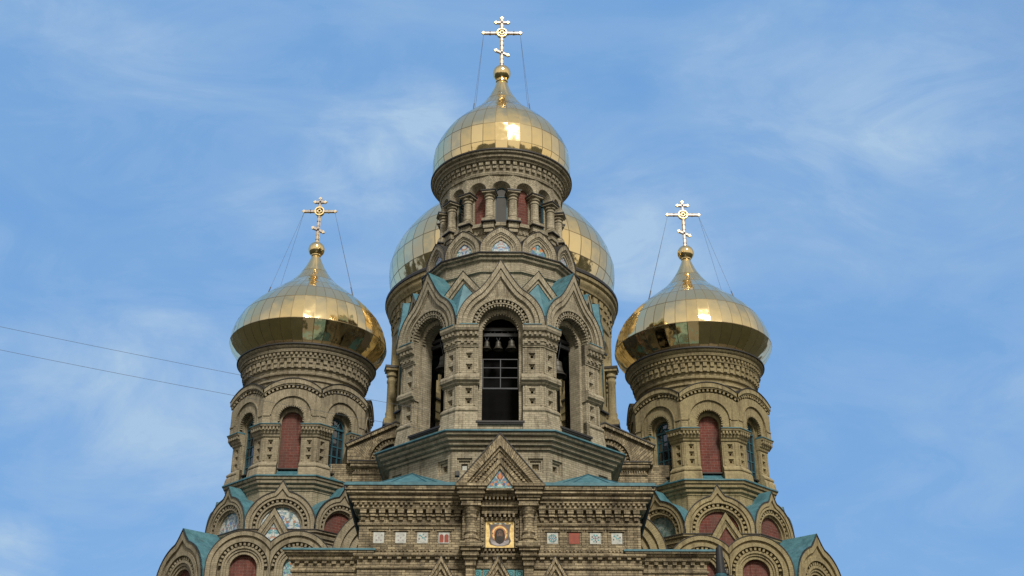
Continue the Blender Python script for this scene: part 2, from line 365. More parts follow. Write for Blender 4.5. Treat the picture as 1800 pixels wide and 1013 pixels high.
    def ring_dentils(s, r0, r1, z0, z1, n, m, fill=0.55, phase=0.0):
        keep = s.a
        for i in range(n):
            s.a = keep + 2 * pi * (i + phase) / n
            w = 2 * pi * r1 / n * fill / 2 * random.uniform(.9, 1.06)
            s.box(-w, w, -r1 + random.uniform(0, .02) * r1 / 3, -r0, z0 + random.uniform(-.006, .012), z1, m)
        s.a = keep
    def row_dentils(s, x0, x1, n, y0, y1, z0, z1, m, fill=0.55):
        st = (x1 - x0) / n
        for i in range(n):
            if random.random() < .02: continue
            c = x0 + st * (i + .5 + random.uniform(-.05, .05)); w = st * fill / 2 * random.uniform(.88, 1.08)
            s.box(c - w, c + w, y0 + random.uniform(0, .025), y1, z0 + random.uniform(-.006, .014), z1, m)
    def wall(s, x0, x1, z0, z1, y, holes, m, back=None):
        # wall sheet with stepped square niches; hole = (cx, cz, half size, depth)
        xs = sorted({x0, x1, *[h[0] - h[2] for h in holes], *[h[0] + h[2] for h in holes]})
        zs = sorted({z0, z1, *[h[1] - h[2] for h in holes], *[h[1] + h[2] for h in holes]})
        for xa, xb in zip(xs, xs[1:]):
            for za, zb in zip(zs, zs[1:]):
                cx, cz = (xa + xb) / 2, (za + zb) / 2
                if any(abs(cx - h[0]) < h[2] and abs(cz - h[1]) < h[2] for h in holes): continue
                s.face([(xa, y, za), (xb, y, za), (xb, y, zb), (xa, y, zb)], m)
        for h in holes:
            cx, cz, r, d = h[:4]
            bm = h[4] if len(h) > 4 else (back or m)
            def ring(ax0, ax1, az0, az1, bx0, bx1, bz0, bz1, ya, yb):
                A = [(ax0, ya, az0), (ax1, ya, az0), (ax1, ya, az1), (ax0, ya, az1)]
                B = [(bx0, yb, bz0), (bx1, yb, bz0), (bx1, yb, bz1), (bx0, yb, bz1)]
                for i in range(4):
                    j = (i + 1) % 4; s.face([A[i], A[j], B[j], B[i]], m)
            q = r * 0.74; e = r * 0.42; dz = -r * 0.05
            o = (cx - r, cx + r, cz - r, cz + r)
            i1 = (cx - q, cx + q, cz - q + dz, cz + q + dz * 0.5); i2 = (cx - e, cx + e, cz - e + dz * 1.5, cz + e + dz * 1.5)
            ring(*o, *o, y, y + d * .25); ring(*o, *i1, y + d * .25, y + d * .25)
            ring(*i1, *i1, y + d * .25, y + d * .5); ring(*i1, *i2, y + d * .5, y + d * .5)
            ring(*i2, *i2, y + d * .5, y + d)
            s.face([(i2[0], y + d, i2[2]), (i2[1], y + d, i2[2]), (i2[1], y + d, i2[3]), (i2[0], y + d, i2[3])], bm)
    def strip(s, prof, t, xin, m, sides=(-1, 1), cap=True):
        # moulded band on one polygon face from |x| = xin out to the mitre at x = n*t; prof = [(n, z)]
        for sd in sides:
            L = 0
            for (n0, z0), (n1, z1) in zip(prof, prof[1:]):
                l = hypot(n0 - n1, z0 - z1)
                q = [(xin, -n0, z0), (n0 * t, -n0, z0), (n1 * t, -n1, z1), (xin, -n1, z1)]
                u = [(xin, L), (n0 * t, L), (n1 * t, L + l), (xin, L + l)]
                s.face([(sd * p[0], p[1], p[2]) for p in q], m, u); L += l
            if cap:
                nb = min(p[0] for p in prof)
                s.face([(sd * xin, -n, z) for n, z in prof] + [(sd * xin, -nb + .3, prof[-1][1]), (sd * xin, -nb + .3, prof[0][1])], m)
    def tube(s, a, b, r, m, n=6):
        d = [b[i] - a[i] for i in range(3)]; l = sqrt(sum(x * x for x in d)) or 1; d = [x / l for x in d]
        h = (0, 0, 1) if abs(d[2]) < .9 else (1, 0, 0)
        u = [d[1] * h[2] - d[2] * h[1], d[2] * h[0] - d[0] * h[2], d[0] * h[1] - d[1] * h[0]]
        ul = sqrt(sum(x * x for x in u)); u = [x / ul for x in u]
        w = [d[1] * u[2] - d[2] * u[1], d[2] * u[0] - d[0] * u[2], d[0] * u[1] - d[1] * u[0]]
        R = [[tuple(c[i] + r * (cos(2 * pi * k / n) * u[i] + sin(2 * pi * k / n) * w[i]) for i in range(3)) for c in (a, b)] for k in range(n)]
        s.grid(R, lambda i, j: (i / n, j * l), m, True, True)
    def sweep_rect(s, prof, hx, yb, m):
        # moulding running along the left side, the front (y=0) and the right side of a block
        L = 0
        for (n0, z0), (n1, z1) in zip(prof, prof[1:]):
            l = hypot(n0 - n1, z0 - z1)
            A = [(-hx - n0, yb, z0), (-hx - n0, -n0, z0), (hx + n0, -n0, z0), (hx + n0, yb, z0)]
            B = [(-hx - n1, yb, z1), (-hx - n1, -n1, z1), (hx + n1, -n1, z1), (hx + n1, yb, z1)]
            for i in range(3):
                ln = [abs(yb), 2 * hx, abs(yb)][i]
                s.face([A[i], A[i + 1], B[i + 1], B[i]], m, [(0, L), (ln, L), (ln, L + l), (0, L + l)])
            L += l
    def build(s, name, parent=None, loc=(0, 0, 0), rz=0, label=None, sharp=38):
        me = bpy.data.meshes.new(name)
        me.from_pydata(s.v, [], s.f)
        ul = me.uv_layers.new(name='uv')
        ul.data.foreach_set('uv', [c for u in s.uv for c in u])
        for m in s.mats: me.materials.append(m)
        me.polygons.foreach_set('material_index', s.mi)
        me.polygons.foreach_set('use_smooth', s.sm)
        me.update()
        if any(s.sm): me.set_sharp_from_angle(angle=radians(sharp))
        return link(name, me, parent, loc, rz, label)
def link(name, me, parent=None, loc=(0, 0, 0), rz=0, label=None):
    o = bpy.data.objects.new(name, me); COL.objects.link(o)
    o.location = loc; o.rotation_euler = (0, 0, radians(rz))
    if parent: o.parent = parent
    if label: o['label'] = label
    return o
def copies(o, degs, labels=None):
    for i, d in enumerate(degs):
        c = o.copy(); COL.objects.link(c); c.rotation_euler = (0, 0, radians(d)); c.parent = o.parent
        if 'label' in c: del c['label']
        if labels and labels[i]: c['label'] = labels[i]

# outlines: lists of (x, z) from left foot over the top to right foot; all have the same count
NA, NT = 12, 6
def mirror(half): return half + [(-x, z) for x, z in reversed(half[:-1])]
def rnd(r, zc, z0):
    h = [(-r, z0)]
    for i in range(NA + NT + 1):
        t = pi / 2 * i / (NA + NT); h.append((-r * cos(t), zc + r * sin(t)))
    return mirror(h)
def ogee(r, zc, z0, apex, ak=60, k=0.35):
    h = [(-r, z0)]; A = radians(ak)
    for i in range(NA + 1):
        t = A * i / NA; h.append((-r * cos(t), zc + r * sin(t)))
    P = h[-1]; L = hypot(P[0], apex - P[1]); C = (min(P[0] + sin(A) * L * k, -.02), P[1] + cos(A) * L * k)
    for i in range(1, NT + 1):
        u = i / NT
        h.append(((1 - u) ** 2 * P[0] + 2 * u * (1 - u) * C[0], (1 - u) ** 2 * P[1] + 2 * u * (1 - u) * C[1] + u * u * apex))
    return mirror(h)
def gable(hw, z0, apex):
    h = [(-hw, z0)]
    for i in range(NA + NT + 1):
        u = i / (NA + NT); h.append((-hw * (1 - u), z0 + (apex - z0) * u))
    return mirror(h)
def segarc(hw, zv, zt, z0):
    # low round top: passes (±hw, zv) and (0, zt)
    d = zt - zv; R = (hw * hw + d * d) / (2 * d); c = zt - R
    a = math.asin(min(1, hw / R)); h = [(-hw, z0)]
    for i in range(NA + NT + 1):
        t = -a + a * i / (NA + NT); h.append((R * sin(t), c + R * cos(t)))
    return mirror(h)
def box_outline(hw, z0, z1, inner):
    # rectangular outer outline matched point by point to an arch outline
    out = []
    for x, z in inner:
        if z <= z0 + 1e-6: out.append((math.copysign(hw, x), z0)); continue
        zc = inner[1][1]; ang = atan2(z - zc, x) if (z > zc or x) else pi / 2
        cx_, cz_ = cos(ang), sin(ang)
        kx = hw / abs(cx_) if abs(cx_) > 1e-6 else 1e9; kz = (z1 - zc) / cz_ if cz_ > 1e-6 else 1e9
        k = min(kx, kz); out.append((cx_ * k, zc + cz_ * k))
    # keep the two top corners square
    for i in range(1, len(out)):
        a, b = out[i - 1], out[i]
        if abs(abs(a[0]) - hw) < 1e-6 and abs(b[1] - z1) < 1e-6 and abs(a[1] - z1) > 1e-6: out[i] = (math.copysign(hw, a[0]), z1); break
    for i in range(len(out) - 2, -1, -1):
        a, b = out[i + 1], out[i]
        if abs(abs(a[0]) - hw) < 1e-6 and abs(b[1] - z1) < 1e-6 and abs(a[1] - z1) > 1e-6: out[i] = (math.copysign(hw, a[0]), z1); break
    return out
def clip_arc(r, xc, zc, z0, xclip, side):
    # round arch centred xc whose inner foot stops on the line x = xclip (mitre with its twin)
    a_end = acos(max(-1, min(1, (xclip - xc) / r))) if r > abs(xclip - xc) else (0 if side > 0 else pi)
    n = 2 * (NA + NT)
    pts = []
    if side > 0:   # clip on the right
        pts.append((xc - r, z0))
        for i in range(n + 1):
            t = pi + (a_end - pi) * i / n; pts.append((xc + r * cos(t), zc + r * sin(t)))
        pts.append((min(xc + r, xclip), z0))
    else:
        pts.append((max(xc - r, xclip), z0))
        for i in range(n + 1):
            t = a_end + (0 - a_end) * i / n; pts.append((xc + r * cos(t), zc + r * sin(t)))
        pts.append((xc + r, z0))
    return pts

def pchip(x, y, xi):
    h = [b - a for a, b in zip(x, x[1:])]; d = [(y[i + 1] - y[i]) / h[i] for i in range(len(h))]
    m = [d[0]] + [0] * (len(x) - 2) + [d[-1]]
    for i in range(1, len(x) - 1):
        if d[i - 1] * d[i] > 0:
            w1 = 2 * h[i] + h[i - 1]; w2 = h[i] + 2 * h[i - 1]; m[i] = (w1 + w2) / (w1 / d[i - 1] + w2 / d[i])
    i = 0
    while i < len(x) - 2 and xi > x[i + 1]: i += 1
    t = (xi - x[i]) / h[i]
    return (2*t**3 - 3*t*t + 1) * y[i] + (t**3 - 2*t*t + t) * h[i] * m[i] + (3*t*t - 2*t**3) * y[i + 1] + (t**3 - t*t) * h[i] * m[i + 1]

def onion(parent, loc, prof, rows, n, label=None, blend=0.40, scale=1.0, phase=0.0, bottom_flat=True):
    """gilded onion dome: n flat sheets round, one row of sheets between each two heights in rows"""
    zs = [p[0] for p in prof]; rs = [p[1] for p in prof]
    sub = 3
    V = []; F = []; UV = []; NO = []
    heights = []
    for k in range(len(rows) - 1):
        for q in range(sub):
            heights.append((k, q / sub, rows[k] + (rows[k + 1] - rows[k]) * q / sub))
    heights.append((len(rows) - 1, 0, rows[-1]))
    R = []
    for k, fr_, z in heights:
        rt = pchip(zs, rs, z)
        if k < len(rows) - 1:
            r0, r1 = pchip(zs, rs, rows[k]), pchip(zs, rs, rows[k + 1])
            rt = .8 * rt + .2 * (r0 + (r1 - r0) * fr_)
        R.append(rt)
    nh = len(heights)
    a0 = -pi / 2 - pi / n + phase
    for i in range(n):
        for j in range(nh):
            a = a0 + 2 * pi * i / n
            V.append((R[j] * cos(a) * scale, R[j] * sin(a) * scale, heights[j][2]))
    for i in range(n):
        am = a0 + 2 * pi * (i + .5) / n
        for j in range(nh - 1):
            i2 = (i + 1) % n
            F.append((i * nh + j, i2 * nh + j, i2 * nh + j + 1, i * nh + j + 1))
            k, fr_, z = heights[j]; f2 = fr_ + 1 / sub
            UV += [(i, k + fr_), (i + 1, k + fr_), (i + 1, k + f2 - 1e-4), (i, k + f2 - 1e-4)]
            k0 = k * sub
            def slope(za, zb):
                ra, rb = pchip(zs, rs, za), pchip(zs, rs, zb); return (rb - ra) / (zb - za)
            sr = slope(rows[k], rows[k + 1])
            for jj, side in ((j, -1), (j, 1), (j + 1, 1), (j + 1, -1)):
                z_ = heights[jj][2]
                sl = slope(max(zs[0], z_ - .05), min(zs[-1], z_ + .05))
                bl = max(blend, .92) if k == 0 and bottom_flat else blend
                sl = bl * sr + (1 - bl) * sl
                l = sqrt(1 + sl * sl)
                aa = am + side * pi / n * .38; NO.append((cos(aa) / l, sin(aa) / l, -sl / l))
    me = bpy.data.meshes.new('onion_dome'); me.from_pydata(V, [], F)
    ul = me.uv_layers.new(name='uv'); ul.data.foreach_set('uv', [c for u in UV for c in u])
    me.materials.append(GOLD)
    me.polygons.foreach_set('use_smooth', [True] * len(F)); me.update()
    me.normals_split_custom_set(NO)
    return link('onion_dome', me, parent, loc, 0, label)

def ball_and_neck(parent, zb, r, zn, rn):
    mb = MB()
    P = []; n = 20
    prof = [(rn, zn), (rn * 1.15, zn + .05), (rn * 1.15, zn + .1), (rn * .8, zn + .12)]
    k0 = -0.42 * pi
    for i in range(13):
        t = k0 + (pi * .92 - 0) * i / 12
        t = min(t, pi / 2 - .05)
        prof.append((r * cos(t), zb + r * sin(t)))
    mb.lathe(prof, n, GOLD, smooth=True)
    for i in range(len(mb.uv)):  # narrow gores
        mb.uv[i] = (mb.uv[i][0] / (2 * pi * r / n), min(0.9, mb.uv[i][1] / (2.2 * r) * 0.8 + .1))
    return mb.build('finial_ball', parent)

def cross(parent, z0, z1, zbar, hbar, zup, hup, zlow, hlow, w=0.092, rot=0):
    mb = MB(); d = 0.06
    def bar(x0, z0_, x1, z1_, w_, m=SILVER, rim=GOLDTRIM):
        l = hypot(x1 - x0, z1_ - z0_); ux, uz = (x1 - x0) / l, (z1_ - z0_) / l
        def poly(hw, dy, mm):
            q = [(x0 - uz * hw, z0_ + ux * hw), (x0 + uz * hw, z0_ - ux * hw), (x1 + uz * hw, z1_ - ux * hw), (x1 - uz * hw, z1_ + ux * hw)]
            for y in (-dy, dy): mb.face([(p[0], y, p[1]) for p in q], mm)
            for a, b in zip(q, q[1:] + q[:1]):
                mb.face([(a[0], -dy, a[1]), (b[0], -dy, b[1]), (b[0], dy, b[1]), (a[0], dy, a[1])], mm)
        poly(w_ * .55, d * 1.05, m)
        for s_ in (-1, 1):
            o = s_ * w_ * .8
            q0 = (x0 - uz * o, z0_ + ux * o); q1 = (x1 - uz * o, z1_ + ux * o)
            mb.tube((q0[0], 0, q0[1]), (q1[0], 0, q1[1]), w_ * .32, rim)
        nb = max(2, int(l / .28))
        for i in range(1, nb):
            px, pz = x0 + (x1 - x0) * i / nb, z0_ + (z1_ - z0_) * i / nb
            mb.tube((px - uz * w_, -.0, pz + ux * w_), (px + uz * w_, 0, pz - ux * w_), d * 1.25, DARK if i % 2 else rim, 4)
    def bud(x, z, dx, dz, w_):
        px, pz = -dz, dx
        q = [(x + px * w_ * 1.1, z + pz * w_ * 1.1), (x + px * w_ * 1.75 + dx * w_ * .5, z + pz * w_ * 1.75 + dz * w_ * .5), (x + px * w_ * .8 + dx * w_ * 1.4, z + pz * w_ * .8 + dz * w_ * 1.4),
             (x + dx * w_ * 2.3, z + dz * w_ * 2.3), (x - px * w_ * .8 + dx * w_ * 1.4, z - pz * w_ * .8 + dz * w_ * 1.4), (x - px * w_ * 1.75 + dx * w_ * .5, z - pz * w_ * 1.75 + dz * w_ * .5), (x - px * w_ * 1.1, z - pz * w_ * 1.1)]
        for y in (-d, d): mb.face([(p[0], y, p[1]) for p in q], GOLDTRIM)
        for a, b in zip(q, q[1:] + q[:1]):
            mb.face([(a[0], -d, a[1]), (b[0], -d, b[1]), (b[0], d, b[1]), (a[0], d, a[1])], GOLDTRIM)
        c = [(x + (p[0] - x) * .55 + dx * w_ * .35, z + (p[1] - z) * .55 + dz * w_ * .35) for p in q]
        mb.face([(p[0], -d - .006, p[1]) for p in c], SILVER)
    bar(0, z0, 0, z1, w); w2 = w * .64; bud(0, z1, 0, 1, w2)
    bar(-hbar, zbar, hbar, zbar, w); bud(-hbar, zbar, -1, 0, w2); bud(hbar, zbar, 1, 0, w2)
    bar(-hup, zup, hup, zup, w); bud(-hup, zup, -1, 0, w2); bud(hup, zup, 1, 0, w2)
    s_ = .48; bar(-hlow, zlow + hlow * s_, hlow, zlow - hlow * s_, w)
    l = sqrt(1 + s_ * s_); bud(-hlow, zlow + hlow * s_, -1 / l, s_ / l, w2); bud(hlow, zlow - hlow * s_, 1 / l, -s_ / l, w2)
    R = .27
    for k in range(24):
        a, b = 2 * pi * k / 24, 2 * pi * (k + 1) / 24
        for r0, r1, y in ((R * .78, R, -.10), (R * .28, R * .42, -.10)):
            q = [(r0 * cos(a), r0 * sin(a)), (r1 * cos(a), r1 * sin(a)), (r1 * cos(b), r1 * sin(b)), (r0 * cos(b), r0 * sin(b))]
            for yy in (y, -y): mb.face([(p[0], yy, zbar + p[1]) for p in q], GOLDTRIM)
            for i_, j_ in ((1, 2), (3, 0)):
                mb.face([(q[i_][0], y, zbar + q[i_][1]), (q[j_][0], y, zbar + q[j_][1]), (q[j_][0], -y, zbar + q[j_][1]), (q[i_][0], -y, zbar + q[i_][1])], GOLDTRIM)
    for k in range(12):
        a = 2 * pi * k / 12
        mb.tube((R * .38 * cos(a), 0, zbar + R * .38 * sin(a)), (R * .85 * cos(a), 0, zbar + R * .85 * sin(a)), .018, GOLDTRIM, 4)
    mb.lathe([(0.001, 0), (R * .8, 0)], 24, DARK)   # dark disc seen through the spokes, turned upright below
    k = len(mb.v) - 48
    for i in range(k, len(mb.v)):
        x, y, z = mb.v[i]; mb.v[i] = (x, 0.03, zbar + y)
    return mb.build('cross', parent, rz=rot)

def guy_wires(parent, hx, zt, ra, za, spread=22):
    for sx in (-1, 1):
        for sy in (-1, 1):
            a = radians((0 if sx > 0 else 180) + sx * sy * spread)
            mb = MB()
            p = (ra * cos(a), ra * sin(a), za)
            q = (sx * hx, 0, zt)
            mb.tube(p, q, .007, WIRE, 5)
            e = tuple(p[i] + (q[i] - p[i]) * .10 for i in range(3))
            mb.tube(p, e, .030, WIRE, 5)
            mb.build('guy_wire', parent)

def thing(o, label, cat, group=None):
    o['label'] = label; o['category'] = cat
    if group: o['group'] = group
    return o
def empty(name, loc):
    o = bpy.data.objects.new(name, None); COL.objects.link(o); o.location = loc; return o

# ================================================================ the cathedral
CATH = thing(empty('cathedral', (0, 50, 0)), 'brick cathedral with gilded onion domes, gold crosses, kokoshnik gables and a bell tower', 'cathedral')
def part_root(mb, name, loc, label):   # loc in world
    return mb.build(name, CATH, (loc[0], loc[1] - 50, loc[2]), 0, label)
T8 = tan(pi / 8)

# ---------------------------------------------------------------- round drum with columns, used at two sizes
def drum_body(mb, S, Z, zb, m, r=lambda a: a, W=1.0):
    """wall, sill, arcade and flared dentil cornice; Z and S map bell-tower heights, r its radii, W its widths"""
    z = lambda a: Z + (a - 31.33) * S
    mb.lathe([(r(2.42), zb), (r(2.42), z(30.4))], 48, m)
    mb.lathe([(r(2.42), z(27.25)), (r(2.62), z(27.25)), (r(2.62), z(27.36)), (r(2.70), z(27.52)), (r(2.80), z(27.56)), (r(2.80), z(27.72)), (r(2.74), z(27.76)), (r(2.42), z(27.80))], 48, m)
    mb.ring_dentils(r(2.5), r(2.66), z(27.28), z(27.50), 96, m, .5)
    mb.lathe([(r(2.42), z(26.0)), (r(2.58), z(26.0)), (r(2.58), z(27.25)), (r(2.42), z(27.25))], 48, m)
    # cornice
    mb.lathe([(r(2.80), z(30.12)), (r(2.92), z(30.16)), (r(2.95), z(30.26)), (r(2.88), z(30.32)), (r(2.90), z(30.42)), (r(2.93), z(30.80)), (r(3.10), z(30.84)),
              (r(3.13), z(30.92)), (r(3.22), z(30.96)), (r(3.25), z(31.04)), (r(3.22), z(31.08)), (r(3.34), z(31.12)), (r(3.37), z(31.2))], 72, m)
    mb.lathe([(r(3.37), z(31.2)), (r(3.42), z(31.22)), (r(3.42), z(31.29)), (r(3.28), z(31.36)), (r(2.6), z(31.37))], 72, LEAD)
    mb.ring_dentils(r(2.88), r(3.06), z(30.64), z(30.81), 60, m, .6)
    mb.ring_dentils(r(2.86), r(3.00), z(30.46), z(30.63), 60, m, .6, .0)
    # arcade of sixteen bays with hollowed arches
    for k in range(16):
        mb.at(22.5 * k)
        hw = r(2.84) * tan(pi / 16)
        o_in = rnd(W * .43, z(29.42), z(29.32)); o_bk = rnd(W * .31, z(29.36), z(29.32))
        o_out = box_outline(hw, z(29.32), z(30.16), o_in)
        mb.band(o_out, o_in, -r(2.84), -r(2.84), m, ends=False)
        L = 0
        for i in range(len(o_in) - 1):
            a, b, c, d = o_in[i], o_in[i + 1], o_bk[i + 1], o_bk[i]
            l = hypot(a[0] - b[0], a[1] - b[1])
            mb.face([(a[0], -r(2.84), a[1]), (b[0], -r(2.84), b[1]), (c[0], -r(2.50), c[1]), (d[0], -r(2.50), d[1])], m,
                    [(0, L), (0, L + l), (.3, L + l), (.3, L)], True)
            L += l
        # underside of the spandrels between the arches
        for sd in (-1, 1):
            mb.face([(sd * W * .43, -r(2.84), z(29.32)), (sd * hw, -r(2.84), z(29.32)), (sd * r(2.42) * tan(pi / 16), -r(2.42), z(29.32)), (sd * W * .31, -r(2.50), z(29.32))], m)
        # jamb round the opening
        o1 = rnd(W * .38, z(29.40), z(27.78)); o2 = rnd(W * .27, z(29.40), z(27.78))
        mb.band(o1, o2, -r(2.52), -r(2.40), m)
    mb.at()
def drum_column(parent, S, Z, m, degs, yc=2.74, W=1.0):
    z = lambda a: Z + (a - 31.33) * S
    mb = MB(); y = -yc
    P = [(.25, 27.86), (.25, 27.92), (.21, 27.98), (.235, 28.03), (.19, 28.10), (.185, 28.86), (.22, 28.9), (.22, 28.95), (.19, 28.98), (.19, 29.02), (.25, 29.06), (.25, 29.12), (.21, 29.15), (.26, 29.2)]
    mb.lathe([(r * W, z(h)) for r, h in P], 16, m, cy=y, smooth=True)
    w = .30 * W
    mb.box(-w, w, y - w, y + w, z(29.2), z(29.27), m); mb.box(-w * 1.12, w * 1.12, y - w * 1.12, y + w, z(29.27), z(29.33), LEAD)
    mb.box(-w, w, y - w, y + w, z(27.72), z(27.86), m); mb.box(-w * 1.1, w * 1.1, y - w * 1.1, y + w, z(27.68), z(27.72), LEAD)
    mb.box(-w * .8, w * .8, y - w * .7, y + w, z(27.40), z(27.68), m); mb.box(-w * .66, w * .66, y - w * .5, y + w, z(27.22), z(27.40), m)
    o = mb.build('column', parent, rz=degs[0]); copies(o, degs[1:])
def arch_window(parent, hw, zs, z0, y, loc=(0, 0, 0), degs=(0,), cols=1, rows=(), fr=.05, name='window', fanlight=False, pull=None):
    mb = MB()
    o1 = rnd(hw, zs, z0); o2 = rnd(hw - fr, zs, z0 + fr)
    mb.band(o1, o2, y, y + .08, TEAL_D)
    mb.box(-hw, hw, y, y + .06, z0, z0 + fr, TEAL_D)
    mb.fill(o2, y + .05, GLASS)
    for i in range(1, cols):
        x = -hw + 2 * hw * i / cols; mb.box(x - fr * .4, x + fr * .4, y + .005, y + .06, z0, zs, TEAL_D)
    for q in rows: mb.box(-hw + fr, hw - fr, y + .01, y + .06, q - fr * .4, q + fr * .4, TEAL_D)
    if fanlight:
        mb.box(-hw + .01, hw - .01, y - .03, y + .06, zs - fr * .7, zs + fr * .7, TEAL_D)
        for a in (60, 120): mb.tube((0, y + .02, zs), (hw * cos(radians(a)), y + .02, zs + hw * sin(radians(a))), fr * .35, TEAL_D, 4)
        mb.band(rnd(hw * .45, zs, zs), rnd(hw * .45 - fr * .6, zs, zs), y + .005, y + .05, TEAL_D)
    o = mb.build(name, parent, loc, degs[0]); copies(o, degs[1:]); return o
def infill(parent, out, y, m, name, degs=(0,), loc=(0, 0, 0), labels=None):
    mb = MB(); mb.fill(out, y, m)
    for a, b in zip(out, out[1:]): mb.face([(a[0], y, a[1]), (b[0], y, b[1]), (b[0], y + .06, b[1]), (a[0], y + .06, a[1])], m)
    o = mb.build(name, parent, loc, degs[0], labels[0] if labels else None); copies(o, degs[1:], labels[1:] if labels else None); return o

# ---------------------------------------------------------------- bell tower
B = BR_BELL
mb = MB()
a = 4.62
for k in range(8):      # base octagon with stepped niches
    mb.at(45 * k)
    w = a * T8
    mb.wall(-w, w, 11.0, 16.45, -a, [(-1.40, 15.78, .30, .30), (1.40, 15.78, .30, .30)], B, BR_FACADE)
mb.at()
mb.lathe([(4.62, 16.40), (4.72, 16.40), (4.74, 16.50), (4.70, 16.52), (4.86, 16.56), (4.88, 16.66), (4.84, 16.68), (5.0, 16.72), (5.02, 16.82), (4.98, 16.85), (5.14, 16.89), (5.14, 17.0)], 8, B, True)
mb.lathe([(5.14, 17.0), (5.24, 17.01), (5.24, 17.06), (4.35, 17.38)], 8, TEAL, True)
# inner drum of twelve sides above the belfry
T12 = tan(pi / 12)
mb.lathe([(3.30, 23.05), (3.30, 24.88), (3.40, 24.92), (3.40, 25.0), (3.34, 25.03), (3.34, 25.45), (3.46, 25.5), (3.48, 25.58), (3.44, 25.6), (3.58, 25.66), (3.58, 25.74)], 12, B, True)
mb.lathe([(3.58, 25.74), (3.64, 25.75), (3.64, 25.80), (2.4, 25.95)], 12, LEAD, True)
drum_body(mb, 1.0, 31.33, 25.8, B)
# belfry floor, ceiling, jamb walls
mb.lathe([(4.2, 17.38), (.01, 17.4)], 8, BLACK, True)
mb.lathe([(3.9, 23.0), (.01, 23.0)], 8, BLACK, True)  # floor and ceiling coloured black for the chamber's shade
for k in range(8):
    mb.at(45 * k)
    # plinth under the sill, between the piers
    mb.box(-.95, .95, -4.35, -3.6, 17.2, 17.62, B)
    # recessed inner jambs + wall behind
    o1 = rnd(.97, 21.86, 17.62); o2 = rnd(.76, 21.86, 17.62)
    mb.band(o1, o2, -4.02, -3.45, B)
    mb.arc_dentils(.70, .80, 21.86, 19, -4.04, -3.9, B)
    for sd in (-1, 1):
        mb.face([(sd * .97, -4.02, 17.4), (sd * 1.75, -4.02, 17.4), (sd * 1.75, -4.02, 22.6), (sd * .97, -4.02, 22.6)], B)
mb.at()
# added shell closing the bell chamber, its shade put into the black colour
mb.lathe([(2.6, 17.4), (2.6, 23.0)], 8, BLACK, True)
BELL = part_root(mb, 'bell_tower', (0, 50, 0), 'pale grey-beige brick octagonal bell tower in the centre')
# sills
m_ = MB(); m_.box(-.98, .98, -4.48, -4.0, 17.62, 17.70, LEAD); m_.box(-.92, .92, -4.44, -3.5, 17.56, 17.62, LEAD)
s0 = m_.build('window_sill', BELL); copies(s0, [45 * k for k in range(1, 8)])
# piers wrapped round the corners
def half_pier(mb, side):
    a = 4.22; x = .92; sd = (side,)
    mb.strip([(4.50, 17.25), (4.42, 17.75), (4.36, 18.12), (4.40, 18.16), (4.40, 18.24), (a, 18.40)], T8, x, B, sd)
    def shaft(z0, z1, zs_):
        x0, x1 = sorted((side * x, side * a * T8))
        mb.wall(x0, x1, z0, z1, -a, [(side * 1.30, q, .135, .2) for q in zs_], B, BR_RED)
        for q in (1.02, 1.62):
            mb.box(min(side * q, side * (q + .07)), max(side * q, side * (q + .07)), -a - .035, -a + .01, z0 + .02, z1 - .02, B)
    shaft(18.40, 19.30, (18.62, 19.05))
    mb.strip([(a, 19.30), (4.32, 19.36), (4.34, 19.44), (4.44, 19.48), (4.46, 19.60), (4.38, 19.74), (a, 19.84)], T8, x - .06, B, sd)
    shaft(19.84, 20.98, (20.12, 20.62))
    mb.strip([(a, 20.98), (4.27, 21.0), (4.27, 21.06), (4.30, 21.08), (4.32, 21.40), (4.40, 21.44), (4.42, 21.64), (4.50, 21.66), (4.54, 21.76), (4.54, 21.88), (4.40, 21.92), (4.2, 21.93)], T8, x, B, sd)
    for i in range(4):
        c = 1.02 + i * .21
        mb.box(min(side * (c - .05), side * (c + .05)), max(side * (c - .05), side * (c + .05)), -4.49, -4.40, 21.48, 21.60, B)
    for i in range(3):
        c = 1.06 + i * .26
        mb.box(min(side * (c - .07), side * (c + .07)), max(side * (c - .07), side * (c + .07)), -4.36, -4.28, 21.14, 21.22, B)
        mb.box(min(side * (c + .05), side * (c + .21)), max(side * (c + .05), side * (c + .21)), -4.36, -4.28, 21.22, 21.30, B)
    # return into the opening
    q = side * x
    mb.face([(q, -a, 17.3), (q, -4.02, 17.3), (q, -4.02, 21.93), (q, -a, 21.93)], B)
mb = MB(); mb.at(-22.5); half_pier(mb, 1); mb.at(22.5); half_pier(mb, -1); mb.at()
o = mb.build('pier', BELL, rz=22.5); copies(o, [22.5 + 45 * k for k in range(1, 8)])
# ogee arches over the openings
mb = MB()
ZC = 21.90
def og(r, ap): return ogee(r, ZC, ZC, ap, 57, .22)
mb.band(og(1.84, 24.92), og(1.64, 24.55), -4.52, -3.2, B, back_in=-4.40)
mb.band(og(1.64, 24.55), og(1.60, 24.47), -4.44, -4.36, B)
mb.band(og(1.60, 24.47), og(1.44, 24.16), -4.49, -4.36, B)
mb.band(og(1.44, 24.16), og(1.40, 24.08), -4.42, -4.36, B)
mb.band(og(1.40, 24.08), rnd(1.26, ZC, ZC), -4.38, -4.3, B)
mb.band(rnd(1.28, ZC, ZC), rnd(1.19, ZC, ZC), -4.45, -4.3, B)
mb.band(rnd(1.19, ZC, ZC), rnd(1.05, ZC, ZC), -4.22, -4.1, B)
mb.arc_dentils(1.07, 1.17, ZC, 21, -4.42, -4.2, B)
mb.band(rnd(1.06, ZC, ZC), rnd(1.01, ZC, ZC), -4.40, -4.1, B)
mb.arc_dentils(.91, 1.02, ZC, 23, -4.38, -4.1, B, gap=.45)
